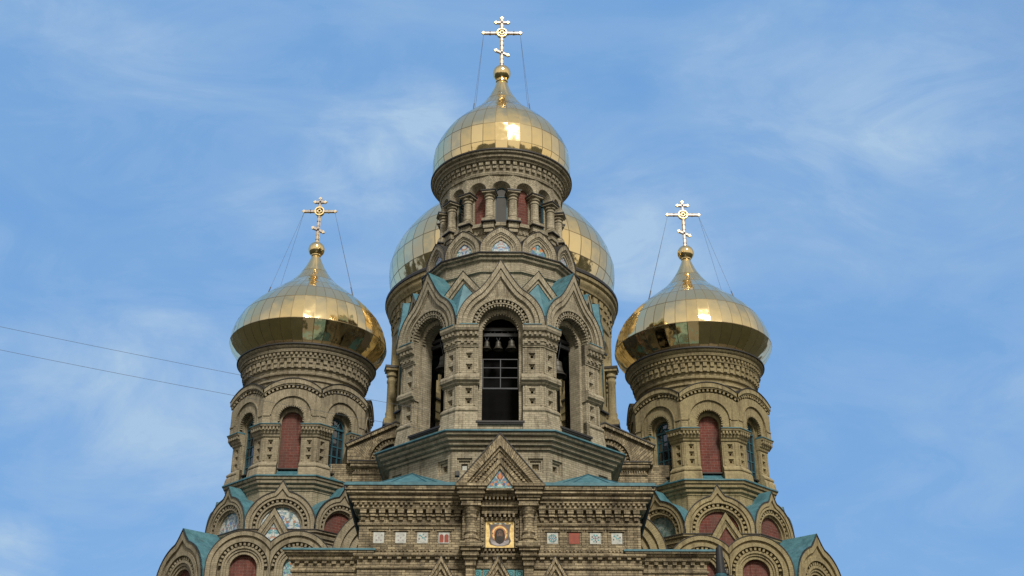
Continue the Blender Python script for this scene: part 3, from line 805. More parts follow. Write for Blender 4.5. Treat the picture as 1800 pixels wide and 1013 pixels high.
mb.band(rnd(1.01, ZC, ZC), rnd(.95, ZC, ZC), -4.18, -4.02, B)
for sd in (-1, 1):      # thin painted ledge where the arch stands on the capital
    mb.box(*sorted((sd * .94, sd * 1.72)), -4.56, -4.3, 21.90, 21.935, TEAL)
o = mb.build('belfry_arch', BELL); copies(o, [45 * k for k in range(1, 8)])
mb = MB(); out = og(1.87, 24.97); mb.roof(out, -4.55, -2.9, TEAL)
mb.band(og(1.87, 24.97), og(1.845, 24.93), -4.55, -4.50, LEAD)
o = mb.build('arch_roof', BELL); copies(o, [45 * k for k in range(1, 8)])
# small gables on the corners between them
mb = MB()
yg = -4.25
def gb(hw, ap): return gable(hw, ap - 1.22 * hw, ap)
mb.band(gb(1.02, 24.66), gb(.80, 24.32), yg, yg + 1.2, B, back_in=yg + .12)
mb.band(gb(.82, 24.34), gb(.70, 24.14), yg + .08, yg + .2, B)
mb.fill(gb(.76, 24.24), yg + .16, B)
o = mb.build('corner_gable', BELL, rz=22.5); copies(o, [22.5 + 45 * k for k in range(1, 8)])
mb = MB()
mb.roof(gb(1.06, 24.70), yg - .03, -3.0, TEAL)
top = (0, yg + .1, 24.10); foot = (0, -4.86, 22.32)
for sd in (-1, 1):
    mb.face([top, (sd * .85, yg + .1, 23.05), (sd * .45, -4.50, 22.62), foot], TEAL)
o = mb.build('valley_roof', BELL, rz=22.5); copies(o, [22.5 + 45 * k for k in range(1, 8)])
# ring of twelve mosaic kokoshniks
mb = MB()
def kk(r, ap): return ogee(r, 26.04, 25.80, ap, 38, .52)
mb.band(kk(.90, 27.13), kk(.68, 26.88), -3.42, -2.5, B, back_in=-3.34)
mb.band(kk(.68, 26.88), kk(.62, 26.81), -3.38, -3.3, B)
mb.band(kk(.62, 26.81), kk(.53, 26.70), -3.35, -3.25, B)
mb.band(kk(.53, 26.70), kk(.40, 26.54), -3.31, -3.2, B)
mb.roof(kk(.92, 27.16), -3.45, -2.5, LEAD)
mb.band(kk(.92, 27.16), kk(.90, 27.13), -3.45, -3.41, LEAD)
o = mb.build('kokoshnik', BELL); copies(o, [30 * k for k in range(1, 12)])
infill(BELL, kk(.41, 26.55), -3.27, MOS_BLUE, 'mosaic_panel', (0, -60, 60, 90, -90))
infill(BELL, kk(.41, 26.55), -3.27, MOS_PALE, 'mosaic_panel', (-30, 120, -120, 180))
infill(BELL, kk(.41, 26.55), -3.27, MOS_TEAL, 'mosaic_panel', (30, 150, -150))
# drum: columns, windows, blind red bays
drum_column(BELL, 1.0, 31.33, B, [11.25 + 22.5 * k for k in range(16)])
arch_window(BELL, .27, 29.40, 27.78, -2.51, degs=[45 * k for k in range(8)], rows=(29.20,), fr=.035)
infill(BELL, rnd(.27, 29.40, 27.78), -2.46, BR_RED, 'brick_infill', [22.5 + 45 * k for k in range(8)])
TOPD = [(31.23, 3.18), (31.8, 3.342), (32.4, 3.346), (33.0, 3.25), (33.6, 2.96), (34.2, 2.54), (34.8, 1.954), (35.4, 1.32), (36.0, 0.867), (36.6, 0.503), (37.3, 0.27)]
onion(BELL, (0, 0, 0), TOPD, [31.23, 31.75, 32.75, 33.95, 34.75, 35.35, 36.0, 37.3], 36, 'topmost gilded onion dome over the bell tower', bottom_flat=False)
ball_and_neck(BELL, 37.88, .46, 37.28, .27)
cross(BELL, 38.2, 41.35, 40.43, .92, 41.10, .28, 39.18, .28)
guy_wires(BELL, .95, 40.35, 1.52, 35.2)
# steel grille in the bell openings, and beams carrying the bells
mb = MB(); y = -3.86
for x in (-.73, 0, .73): mb.box(x - .018, x + .018, y, y + .035, 19.30, 20.62, STEEL)
for z in (19.32, 19.78, 20.22, 20.60): mb.box(-.74, .74, y - .002, y + .037, z - .016, z + .016, STEEL)
mb.box(-.74, .74, y - .02, y + .05, 19.27, 19.31, STEEL)
mb.build('opening_grille', BELL)
for q in (0, 45, -45):
    mb = MB()
    for z in (21.86, 22.12): mb.box(-1.3, 1.3, -3.52, -3.40, z - .07, z + .07, DARK)
    mb.build('bell_beam', BELL, rz=q)

# ---------------------------------------------------------------- bells (hang in the openings: things of their own)
def bell(loc, r, h, zbeam, label, strap=True):
    e = empty('bell', loc)
    thing(e, label, 'bell', 'bells hung in the belfry openings')
    mb = MB()
    P = [(.30, 1.0), (.46, .97), (.52, .88), (.50, .70), (.56, .50), (.66, .30), (.80, .13), (.98, .03), (1.0, 0.0), (.93, .01), (.5, .35), (.3, .8)]
    mb.lathe([(p * r, q * h) for p, q in P], 28, BRONZE, smooth=True)
    for q in (.62, .2): mb.lathe([(r * (.545 if q > .5 else .76), q * h - .01), (r * (.56 if q > .5 else .79), q * h), (r * (.54 if q > .5 else .75), q * h + .012)], 28, BRONZE)
    mb.lathe([(.16 * r, h), (.2 * r, h * 1.05), (.16 * r, h * 1.16), (.02, h * 1.18)], 12, BRONZE, smooth=True)
    mb.build('bell_body', e)
    if strap:
        for sx in (-1, 1):
            mb = MB(); mb.tube((sx * .02, 0, h * 1.1), (sx * .17, 0, zbeam - loc[2]), .017, STEEL, 6)
            mb.build('hanger_strap', e)
    mb = MB(); mb.tube((0, 0, h * .7), (0, 0, -.05), .018, DARK, 6); mb.lathe([(.01, -.1), (.045, -.06), (.01, -.02)], 10, DARK); mb.build('clapper', e)
yb = 50 - 3.46
bell((-.58, yb, 21.22), .20, .34, 22.05, 'small bell, leftmost of the three side by side in the central opening')
bell((-.10, yb, 21.20), .225, .36, 22.05, 'middle one of the three bells in the central belfry opening')
bell((.46, yb, 21.20), .265, .40, 22.05, 'largest of the three bells in the central opening, at their right')
bell((2.42, 47.35, 20.33), .40, .66, 21.9, 'large dark bell in the right hand belfry opening beside its pier')
bell((-2.42, 47.35, 20.60), .36, .60, 21.9, 'dark bell mostly hidden behind the pier in the left hand belfry opening')

# ---------------------------------------------------------------- front block with gable, icon and tiles
F = BR_FACADE
FY = 44.6
mb = MB(); HX = 5.31; YB = 6.0
tiles_x = [-4.56, -3.73, -2.91, -2.10, 1.99, 2.81, 3.60, 4.41]; TZ = 12.70
mb.wall(-HX, HX, 0, 14.2, 0, [(x, TZ + .02, .29, .10) for x in tiles_x], F)
for sd in (-1, 1): mb.face([(sd * HX, 0, 0), (sd * HX, YB, 0), (sd * HX, YB, 14.2), (sd * HX, 0, 14.2)], F)
mb.sweep_rect([(0, 13.98), (.30, 13.98), (.30, 14.06), (.36, 14.08), (.40, 14.12), (.40, 14.20), (.36, 14.22), (.44, 14.26), (.50, 14.31), (.50, 14.36), (.46, 14.38), (.56, 14.42), (.58, 14.56)], HX, YB, F)
mb.sweep_rect([(.58, 14.56), (.62, 14.565), (.62, 14.62), (.50, 14.66)], HX, YB, TEAL)
mb.sweep_rect([(0, 13.72), (.19, 13.72), (.24, 13.76), (.24, 13.82), (.22, 13.84), (.22, 13.98), (0, 13.98)], HX, YB, F)
mb.sweep_rect([(0, 13.16), (.06, 13.18), (.07, 13.24), (0, 13.28)], HX, YB, F)
mb.sweep_rect([(0, 11.96), (.12, 11.96), (.16, 12.0), (.16, 12.06), (.10, 12.10), (0, 12.14)], HX, YB, F)
mb.sweep_rect([(0, 11.52), (.07, 11.54), (.07, 11.60), (0, 11.64)], HX, YB, F)
mb.row_dentils(-5.55, 5.55, 58, -.34, -.2, 13.87, 13.975, F, .5)
for i in range(30):
    c = -5.35 + 10.7 * (i + .5) / 30; w = 10.7 / 30
    mb.box(c - w * .33, c + w * .33, -.21, .01, 13.60, 13.73, F)
    mb.box(c - w * .29, c + w * .29, -.16, .01, 13.49, 13.60, F)
    mb.box(c - w * .22, c + w * .22, -.10, .01, 13.36, 13.47, F)
    mb.box(c - w * .5, c + w * .5, -.08, .01, 13.50, 13.56, F)
mb.row_dentils(-5.35, 5.35, 30, -.13, .01, 11.87, 11.955, F, .45)
for x in tiles_x:      # raised frames round the tiles, wider at the head
    mb.box(x - .38, x + .38, -.06, .0, TZ + .31, TZ + .38, F); mb.box(x - .33, x + .33, -.03, .0, TZ + .255, TZ + .31, F)
    for sd in (-1, 1): mb.box(*sorted((x + sd * .28, x + sd * .34)), -.02, .0, TZ - .30, TZ + .255, F)
    for i in range(5): mb.box(x - .33 + i * .14, x - .26 + i * .14, -.05, .0, 12.20, 12.30, F)
# gable and its bracketed piers
def gp(hw, z0, ap, m_=1.17): return gable(hw, z0, ap)
gy = -.95
mb.band(gable(1.66, 14.50, 16.50), gable(1.30, 14.52, 16.04), gy, gy + .9, F, back_in=gy + .14)
mb.band(gable(1.30, 14.52, 16.04), gable(1.16, 14.54, 15.88), gy + .10, gy + .2, F)
mb.band(gable(1.16, 14.54, 15.88), gable(.88, 14.55, 15.55), gy + .16, gy + .3, F)
mb.band(gable(.90, 14.55, 15.58), gable(.70, 14.56, 15.36), gy + .07, gy + .3, F)
mb.band(gable(.70, 14.56, 15.36), gable(.54, 14.40, 15.16), gy + .13, gy + .3, F)
for sd in (-1, 1):     # dentils climbing the gable
    for i in range(11):
        u = .04 + i * .085
        x = sd * 1.02 * (1 - u); z = 14.55 + 1.17 * u
        mb.box(x - .045, x + .045, gy + .06, gy + .2, z - .045, z + .045, F)
    cx = sd * 1.08
    b_ = lambda w, n, z0, z1: mb.box(cx - w, cx + w, -n, .3, z0, z1, F)
    b_(.60, 1.0, 14.44, 14.56); b_(.54, .94, 14.34, 14.44); b_(.48, .86, 14.26, 14.34); b_(.52, .88, 14.18, 14.26)
    b_(.46, .78, 14.08, 14.18); b_(.42, .72, 13.98, 14.08); b_(.36, .66, 13.84, 13.98); b_(.38, .68, 13.78, 13.84)
    mb.box(cx - .33, cx + .33, -.3, .3, 12.2, 13.8, F)
    mb.lathe([(.30, 13.78), (.30, 13.72), (.28, 13.62), (.20, 13.46), (.22, 13.42), (.25, 13.38), (.22, 13.33), (.20, 13.30), (.20, 12.90), (.23, 12.86), (.26, 12.80), (.22, 12.74), (.24, 12.70), (.30, 12.62), (.30, 12.56), (.26, 12.52), (.36, 12.40)], 20, F, cx=cx, cy=-.33, smooth=True)
    b_(.40, .72, 12.30, 12.42); b_(.42, .74, 12.22, 12.30); b_(.36, .66, 12.10, 12.22); b_(.30, .56, 11.98, 12.10); b_(.32, .58, 11.92, 11.98); b_(.25, .48, 11.78, 11.92); b_(.20, .40, 11.58, 11.78); b_(.17, .3, 9, 11.58)
mb.box(-.52, .52, gy + .06, .0, 14.30, 14.38, F); mb.box(-.62, .62, -.60, 0, 14.14, 14.30, F)
mb.row_dentils(-.60, .60, 8, -.66, -.4, 14.02, 14.13, F)
mb.box(-.74, .74, -.46, 0, 13.80, 14.02, F)
mb.row_dentils(-.62, .62, 7, -.40, -.1, 13.42, 13.56, F, .5); mb.box(-.68, .68, -.30, 0, 13.56, 13.80, F)
# frame of the icon
mb.band([(-.72, 12.28), (-.72, 13.44), (.72, 13.44), (.72, 12.28)], [(-.56, 12.30), (-.56, 13.32), (.56, 13.32), (.56, 12.30)], -.20, 0, F)
for sd in (-1, 1):
    for i in range(6): mb.box(*sorted((sd * .60, sd * .68)), -.25, -.18, 12.36 + i * .165, 12.44 + i * .165, F)
mb.row_dentils(-.6, .6, 8, -.2, 0, 12.16, 12.26, F)
mb.at()
FAC = part_root(mb, 'front_block', (0, FY, 0), 'dark sooty yellow brick front block with a pointed gable')
# roofs of the block
mb = MB()
mb.face([(-5.85, -.55, 14.68), (5.85, -.55, 14.68), (5.6, .3, 14.86), (-5.6, .3, 14.86)], TEAL)
mb.face([(-5.6, .3, 14.86), (5.6, .3, 14.86), (5.6, 1.6, 14.98), (-5.6, 1.6, 14.98)], TEAL)
for sd in (-1, 1):
    ap = (sd * 3.52, 1.75, 15.72)
    P = [(sd * 2.1, .40, 14.86), (sd * 2.7, .25, 14.85), (sd * 4.4, .25, 14.85), (sd * 5.0, .40, 14.86), (sd * 5.4, 3.2, 15.0), (sd * 4.3, 4.2, 15.1), (sd * 1.6, .8, 15.0)]
    for i in range(len(P)): mb.face([P[i], P[(i + 1) % len(P)], ap], TEAL)
    for p in P[:5]: mb.tube((p[0], p[1], p[2] + .01), (ap[0], ap[1], ap[2] + .01), .02, TEAL_D, 4)
    mb.face([(sd * 5.85, -.55, 14.68), (sd * 5.85, 6, 14.68), (sd * 2.5, 6, 15.1), (sd * 2.5, 3, 15.1), (sd * 5.2, .3, 14.84)], TEAL)
    for q in (2.2, 3.1, 4.0, 4.9): mb.tube((sd * q, -.55, 14.69), (sd * q, .3, 14.87), .016, TEAL_D, 4)
mb.box(-5.87, 5.87, -.60, -.54, 14.60, 14.69, TEAL)
mb.build('block_roof', FAC)
mb = MB(); mb.roof(gable(1.70, 14.50, 16.56), gy - .03, 1.2, LEAD); mb.band(gable(1.70, 14.50, 16.56), gable(1.66, 14.50, 16.50), gy - .03, gy + .02, LEAD)
mb.build('gable_roof', FAC)
infill(FAC, gable(.56, 14.40, 15.20), gy + .20, MOS_TEAL, 'gable_mosaic', labels=['teal mosaic triangle with an orange flower'])
mb = MB()
for x, z0, h, w, m in ((0, 14.72, .34, .07, ORANGEG), (-.07, 14.74, .26, .05, REDG), (.07, 14.74, .26, .05, REDG)):
    q = [(x, z0), (x + w, z0 + h * .45), (x * .6, z0 + h), (x - w, z0 + h * .45)]
    mb.face([(p[0], gy + .188 - (.004 if x == 0 else 0), p[1]) for p in q], m)
for x in (-.3, .3, -.15, .15):
    mb.face([(x + .06 * cos(t * pi / 4), gy + .19, 14.56 + .06 * sin(t * pi / 4)) for t in range(8)], ORANGEG if abs(x) > .2 else BLUEG)
mb.build('mosaic_flower', FAC)
for sd in (-1, 1):  # dark slanted tube from the eave corner back down the side wall
    mb = MB(); mb.tube((sd * 5.80, -.45, 14.52), (sd * 5.44, 2.7, 12.95), .10, LEAD, 8); mb.tube((sd * 5.44, 2.7, 12.95), (sd * 5.44, 2.75, 12.3), .10, LEAD, 8)
    mb.tube((sd * 5.80, -.50, 14.60), (sd * 5.80, -.42, 14.44), .13, LEAD, 8); mb.build('eave_corner_tube', FAC)
mb = MB(); mb.box(-1.49, -1.31, -4.40, -4.3, 15.64, 15.82, WHITE); mb.build('glazed_tile', BELL)
# glazed tiles
def tile(x, z, kind, w=.135, y=.030, label=None):
    mb = MB()
    base = {'white': WHITE, 'floral': WHITE, 'teal': WHITE, 'red': REDG, 'arch': WHITE, 'leaf': WHITE, 'disc': TEALG}[kind]
    w = .205 if kind != 'disc' else w
    mb.box(-w, w, y - .02, y, -w, w, base)
    def blob(cx, cz, r, m, n=8, k=0, sx=1):
        mb.face([(cx + r * sx * cos(2 * pi * i / n), y - .022 - .002 * k, cz + r * sin(2 * pi * i / n)) for i in range(n)], m)
    if kind == 'white':
        for q in ((-.1, .08), (.09, -.1), (.11, .1), (-.08, -.09), (0, 0)): blob(*q, .035, PALECLOTH)
    if kind in ('floral', 'teal', 'leaf'):
        m = TEALG; nn = {'floral': 8, 'teal': 12, 'leaf': 6}[kind]
        for i in range(nn):
            t = 2 * pi * i / nn + .3; blob(.13 * cos(t), .13 * sin(t), .034, m if i % 3 else GREYCLOTH)
        for i in range(nn // 2):
            t = 4 * pi * i / nn; blob(.065 * cos(t), .065 * sin(t), .026, BLUEG if kind != 'leaf' else m)
        blob(0, 0, .03, REDG if kind == 'floral' else m, k=1)
        if kind == 'leaf': mb.face([(-.18, y - .024, -.12), (-.02, y - .024, -.02), (.19, y - .024, -.16), (.1, y - .024, -.19)], WHITE)
    if kind == 'arch':
        for sx in (-1, 1):
            o_ = [(sx * .095 + p[0], p[1]) for p in rnd(.078, .06, -.17)]
            mb.face([(p[0], y - .024, p[1]) for p in o_], REDG)
    if kind == 'disc':
        blob(0, 0, w * .72, TEAL_D, 14); blob(0, 0, w * .50, TEALG, 14, 1); blob(0, 0, w * .18, TEAL_D, 8, 2)
    mb.build('glazed_tile', FAC, (x, 0, z), 0, label)
kinds = ['white', 'white', 'leaf', 'arch', 'teal', 'red', 'floral', 'leaf']
labs = ['plain white glazed tile', None, 'white tile with a green leaf pattern', 'tile of two red arched panels in a white frame', 'pale tile with a teal wheel pattern', 'plain red brick square', 'white tile with a teal flower', None]
for x, k, l in zip(tiles_x, kinds, labs): tile(x, TZ, k, label=l)
for x in (-.82, -.48, .42, .74): tile(x, 11.36, 'disc', y=-.03)
# small gables below the cornice
for x in (-2.17, -.06, 2.07):
    mb = MB()
    mb.band(gable(.62, 10.9, 11.96), gable(.50, 10.9, 11.75), -.30, 0, F); mb.band(gable(.50, 10.9, 11.75), gable(.36, 10.9, 11.50), -.22, 0, F)
    mb.fill(gable(.40, 10.9, 11.56), -.12, F); mb.band(gable(.64, 10.9, 11.99), gable(.62, 10.9, 11.96), -.32, 0, LEAD)
    mb.build('small_gable', FAC, (x, 0, 0))
# painted icon
mb = MB(); zi = 12.80
def disc(cx, cz, rx, rz_, y, m, n=32, a0=0, a1=360):
    mb.face([(cx + rx * cos(radians(a0 + (a1 - a0) * i / n)), y, cz + rz_ * sin(radians(a0 + (a1 - a0) * i / n))) for i in range(n if a1 - a0 == 360 else n + 1)], m)
mb.box(-.535, .535, -.12, -.06, 12.31, 13.30, GOLDLEAF)
q = [(-.42, 13.22), (-.30, 13.18), (-.17, 13.20), (0, 13.16), (.17, 13.20), (.30, 13.18), (.42, 13.22), (.38, 13.0), (.36, 12.75), (.42, 12.55), (.34, 12.42), (.1, 12.36), (-.1, 12.36), (-.34, 12.42), (-.42, 12.55), (-.36, 12.75), (-.38, 13.0)]
mb.face([(p[0], -.124, p[1]) for p in q], GREYCLOTH)
q = [(-.34, 12.62), (-.30, 12.44), (-.1, 12.38), (.1, 12.38), (.32, 12.45), (.36, 12.60), (.2, 12.56), (0, 12.62), (-.2, 12.55)]
mb.face([(p[0], -.127, p[1]) for p in q], PALECLOTH)
disc(0, 12.84, .315, .315, -.131, ORANGEG); disc(0, 12.84, .28, .28, -.134, GOLDLEAF); disc(0, 12.84, .235, .235, -.137, ORANGEG)
q = [(-.10, 13.0), (-.16, 12.93), (-.19, 12.80), (-.20, 12.65), (-.14, 12.52), (-.05, 12.47), (0, 12.45), (.05, 12.47), (.14, 12.52), (.20, 12.65), (.19, 12.80), (.16, 12.93), (.10, 13.0), (0, 13.03)]
mb.face([(p[0], -.141, p[1]) for p in q], HAIR)
disc(0, 12.80, .105, .165, -.145, SKIN)
for sx in (-1, 1):
    disc(sx * .045, 12.835, .022, .010, -.149, HAIR, 10); mb.face([(sx * .015, -.149, 12.862), (sx * .075, -.149, 12.868), (sx * .07, -.149, 12.880), (sx * .015, -.149, 12.876)], HAIR)
    mb.face([(sx * .25, -.141, 12.84), (sx * .27, -.141, 12.80), (sx * .29, -.141, 12.84), (sx * .27, -.141, 12.88)], HAIR)
mb.face([(-.010, -.149, 12.86), (.010, -.149, 12.86), (.018, -.149, 12.76), (-.018, -.149, 12.76)], SKINL)
mb.face([(-.035, -.149, 12.715), (.035, -.149, 12.715), (.03, -.149, 12.705), (-.03, -.149, 12.705)], HAIR)
mb.face([(-.085, -.148, 12.73), (0, -.148, 12.75), (.085, -.148, 12.73), (.07, -.148, 12.60), (0, -.148, 12.54), (-.07, -.148, 12.60)], HAIR)
mb.face([(-.20, -.126, 13.25), (.20, -.126, 13.25), (.24, -.126, 13.21), (0, -.126, 13.185), (-.24, -.126, 13.21)], WHITE)
mb.build('icon', FAC, label='gold icon panel with a dark bearded face in an orange halo')

# side wings of the front block
def wing(sd):
    mb = MB(); x0, x1 = sorted((sd * 5.0, sd * 7.75)); c = (x0 + x1) / 2; h = (x1 - x0) / 2
    mb.at(0, (c, 0, 0))
    mb.face([(-h, 0, 0), (h, 0, 0), (h, 0, 12), (-h, 0, 12)], F)
    for q in (-h, h): mb.face([(q, 0, 0), (q, 6, 0), (q, 6, 12), (q, 0, 12)], F)
    mb.sweep_rect([(0, 11.82), (.10, 11.84), (.14, 11.88), (.14, 11.96), (.18, 12.0), (.24, 12.04), (.24, 12.08), (.30, 12.10), (.32, 12.18)], h, 6, F)
    mb.sweep_rect([(.32, 12.18), (.36, 12.185), (.36, 12.24), (.30, 12.27)], h, 6, TEAL)
    mb.face([(-h - .3, -.3, 12.27), (h + .3, -.3, 12.27), (h + .3, 6, 12.35), (-h - .3, 6, 12.35)], TEAL)
    mb.row_dentils(-h, h, 8, -.12, .01, 11.73, 11.82, F, .45)
    mb.sweep_rect([(0, 11.42), (.06, 11.44), (.06, 11.50), (0, 11.54)], h, 6, F)
    mb.at()
    part_root(mb, 'side_wing', (0, 44.75, 0), None)
for sd in (-1, 1): wing(sd)

# ---------------------------------------------------------------- corner towers
SIDED = [(24.95, 3.30), (25.5, 3.93), (26.1, 4.10), (26.7, 3.99), (27.3, 3.702), (27.9, 3.259), (28.5, 2.643), (29.1, 1.94), (29.7, 1.249), (30.3, 0.777), (30.9, 0.427), (31.45, 0.225)]
def corner_tower(cx, dz, B, label, dome_label, A_fill, tri_fill, B_fill):
    mb = MB()
    # round flared cornice
    mb.lathe([(2.75, 22.0), (2.86, 22.5), (2.90, 23.05), (2.98, 23.10), (2.98, 23.18), (2.92, 23.22), (2.95, 23.34), (3.04, 23.38), (3.06, 23.46), (3.02, 23.50), (3.05, 23.64), (3.12, 23.68), (3.14, 24.12), (3.26, 24.16), (3.28, 24.24), (3.24, 24.27),
              (3.26, 24.42), (3.38, 24.46), (3.42, 24.56), (3.40, 24.60), (3.50, 24.66), (3.54, 24.76)], 72, B)
    mb.lathe([(3.54, 24.76), (3.60, 24.78), (3.60, 24.84), (3.46, 24.92), (3.0, 24.93)], 72, LEAD)
    mb.ring_dentils(3.08, 3.26, 23.92, 24.13, 56, B, .55); mb.ring_dentils(3.06, 3.19, 23.70, 23.91, 56, B, .55)
    mb.ring_dentils(3.2, 3.37, 24.29, 24.42, 90, B, .5)
    # octagonal core behind the arches, ledge and octagon below
    mb.lathe([(2.78, 18.2), (2.78, 22.4)], 8, B, True)
    for k in range(8):
        mb.at(45 * k)
        # scalloped arch front
        hw = 3.36 * T8
        zb_, zv, zt = 20.66, 22.42, 22.98
        O = segarc(hw, zv, zt, zb_)
        I1 = segarc(hw, zv - .21, zt - .24, zb_)
        I2 = segarc(hw, zv - .27, zt - .31, zb_)
        I3 = segarc(hw, zv - .45, zt - .50, zb_)
        mb.band(O[1:-1], I1[1:-1], -3.46, -2.7, B, ends=False, back_in=-3.36)
        mb.band(I1[1:-1], I2[1:-1], -3.41, -3.3, B, ends=False)
        mb.band(I2[1:-1], I3[1:-1], -3.22, -3.2, B, ends=False)
        d = zt - .40 - (zv - .355); R_ = (hw * hw + d * d) / (2 * d); aa = math.degrees(math.asin(hw / R_))
        mb.arc_dentils(R_ - .05, R_ + .06, zt - .40 - R_, 15, -3.41, -3.2, B, a0=90 - aa, a1=90 + aa)
        H1 = rnd(1.02, 21.12, zb_); H2 = rnd(.62, 21.02, zb_)
        mb.band(I3, H1, -3.34, -3.3, B, ends=False, back_out=-3.34)
        mb.band(H1, rnd(.97, 21.12, zb_), -3.38, -3.26, B, ends=False)
        mb.band(rnd(.97, 21.12, zb_), H2, -3.29, -2.95, B, ends=False)
        for sd in (-1, 1): mb.box(*sorted((sd * .97, sd * 1.36)), -3.38, -3.3, 21.07, 21.13, B)
        mb.arc_dentils(.57, .68, 21.02, 21, -3.31, -3.15, B, gap=.45, a0=-20, a1=200)
        mb.band(rnd(.62, 21.0, 18.4), rnd(.50, 20.92, 18.4), -2.96, -2.72, B)
        for sd in (-1, 1): mb.face([(sd * .60, -3.34, zb_), (sd * hw, -3.34, zb_), (sd * 2.7 * T8, -2.7, zb_), (sd * .60, -2.7, zb_)], B)
        mb.roof([(p[0], p[1] + .03) for p in O[1:-1]], -3.50, -2.6, LEAD)
        mb.band([(p[0], p[1] + .03) for p in O[1:-1]], O[1:-1], -3.50, -3.45, LEAD, ends=False)
        # leaf corbels in the spandrels of the cone
    mb.at()
    mb.lathe([(3.02, 17.40), (3.06, 17.44), (3.06, 17.54), (3.16, 17.58), (3.18, 17.68), (3.14, 17.71), (3.28, 17.77), (3.30, 17.88), (3.26, 17.9), (3.36, 17.94), (3.38, 18.06)], 8, B, True)
    mb.lathe([(3.38, 18.06), (3.44, 18.07), (3.44, 18.13), (3.15, 18.22), (2.7, 18.62)], 8, TEAL, True)
    mb.lathe([(3.02, 14.2), (3.02, 17.42)], 8, B, True)
    mb.lathe([(4.0, 13.6), (4.0, 14.80), (4.06, 14.84), (4.06, 14.94), (4.14, 14.98), (4.16, 15.10), (4.12, 15.14), (4.24, 15.2), (4.24, 15.28)], 8, B, True)
    mb.lathe([(4.24, 15.28), (4.28, 15.285), (4.28, 15.32), (2.9, 15.5)], 8, LEAD, True)
    # lowest stage: octagon with wide straight sides
    mb.lathe([(5.02, 0), (5.02, 13.3)], 8, B, True)
    mb.lathe([(5.02, 13.3), (3.9, 14.0)], 8, TEAL, True)
    tw = part_root(mb, 'corner_tower', (cx, 58, dz), label)
    # piers
    def hp(mb, side):
        a = 3.10; x = .53; sd = (side,)
        mb.strip([(3.38, 18.10), (3.32, 18.45), (3.26, 18.56), (3.30, 18.60), (3.30, 18.66), (3.14, 18.82), (a, 18.86)], T8, x, B, sd)
        x0, x1 = sorted((side * x, side * a * T8))
        mb.wall(x0, x1, 18.86, 20.06, -a, [(side * .93, q, .125, .18) for q in (19.08, 19.45, 19.82)], B, BR_RED)
        for q in (.60, 1.16): mb.box(*sorted((side * q, side * (q + .06))), -a - .03, -a + .01, 18.9, 20.02, B)
        mb.strip([(a, 20.06), (3.16, 20.10), (3.18, 20.18), (3.24, 20.24), (3.26, 20.32), (3.30, 20.36), (3.31, 20.52), (3.40, 20.54), (3.42, 20.60), (3.42, 20.64)], T8, x - .02, B, sd)
        mb.strip([(3.42, 20.64), (3.46, 20.645), (3.46, 20.68), (3.3, 20.72)], T8, x - .03, TEAL, sd)
        for i in range(5):
            c = .62 + i * .165
            mb.box(*sorted((side * (c - .045), side * (c + .045))), -3.40, -3.28, 20.38, 20.51, B)
        mb.face([(side * x, -a, 18.2), (side * x, -2.75, 18.2), (side * x, -2.75, 20.7), (side * x, -a, 20.7)], B)
    mb = MB(); mb.at(-22.5); hp(mb, 1); mb.at(22.5); hp(mb, -1); mb.at()
    o = mb.build('pier', tw, rz=22.5); copies(o, [22.5 + 45 * k for k in range(1, 8)])
    # blind red window to the front, glazed windows on the diagonals
    infill(tw, rnd(.50, 20.92, 18.58), -2.80, BR_RED, 'brick_infill', (0, 90, 180, -90))
    arch_window(tw, .50, 20.85, 18.45, -2.86, degs=(45, -45, 135, -135), cols=3, rows=(18.95, 19.45, 19.95, 20.4), fr=.07, fanlight=True)
    mb = MB(); mb.box(-.54, .54, -3.0, -2.74, 18.52, 18.58, LEAD)
    o = mb.build('window_sill', tw); copies(o, [45 * k for k in range(1, 8)])
    # upper ring of kokoshniks
    mb = MB(); zc = 15.55; z0 = 15.30
    g = lambda r, ap: ogee(r, zc, z0, ap, 77, .12)
    c_ = lambda r: rnd(r, zc, z0)
    mb.band(g(1.62, 17.68), g(1.42, 17.30), -3.92, -2.9, B, back_in=-3.82)
    mb.band(g(1.42, 17.30), c_(1.34), -3.84, -3.7, B)
    mb.band(c_(1.36), c_(1.27), -3.90, -3.7, B)
    mb.band(c_(1.27), c_(1.10), -3.66, -3.6, B)
    mb.arc_dentils(1.13, 1.25, zc, 19, -3.86, -3.65, B, a0=-8, a1=188)
    mb.band(c_(1.12), c_(1.03), -3.82, -3.6, B)
    mb.band(c_(1.03), c_(.93), -3.70, -3.5, B)
    o = mb.build('kokoshnik', tw); copies(o, [45 * k for k in (1, -1, 2, -2, 3, -3, 4)])
    mb = MB(); mb.roof(g(1.66, 17.74), -3.96, -2.9, TEAL); mb.band(g(1.66, 17.74), g(1.62, 17.68), -3.96, -3.90, LEAD)
    o = mb.build('kokoshnik_roof', tw); copies(o, [45 * k for k in (1, -1, 2, -2, 3, -3, 4)])
    for dg, m in A_fill:
        infill(tw, c_(.95), -3.60, m, 'brick_infill' if m is BR_RED else 'mosaic_panel', (dg,))
    # little triangular gable before it
    mb = MB(); y = -5.45
    t = lambda hw, ap: gable(hw, ap - 1.62 * hw, ap)
    mb.band(t(.80, 15.98), t(.60, 15.66), y, y + .5, B, back_in=y + .1); mb.band(t(.60, 15.66), t(.52, 15.53), y + .07, y + .3, B); mb.band(t(.52, 15.53), t(.40, 15.34), y + .10, y + .3, B)
    mb.roof(t(.82, 16.02), y - .02, y + 1.6, LEAD)
    mb.build('small_gable', tw)
    infill(tw, [(-.42, 13.9)] + t(.42, 15.38) + [(.42, 13.9)], y + .18, tri_fill, 'brick_infill' if tri_fill is BR_RED else 'mosaic_panel')
    # lowest twin arch on the front
    mb = MB(); zc = 13.28; z0 = 12.0; yf = -5.62
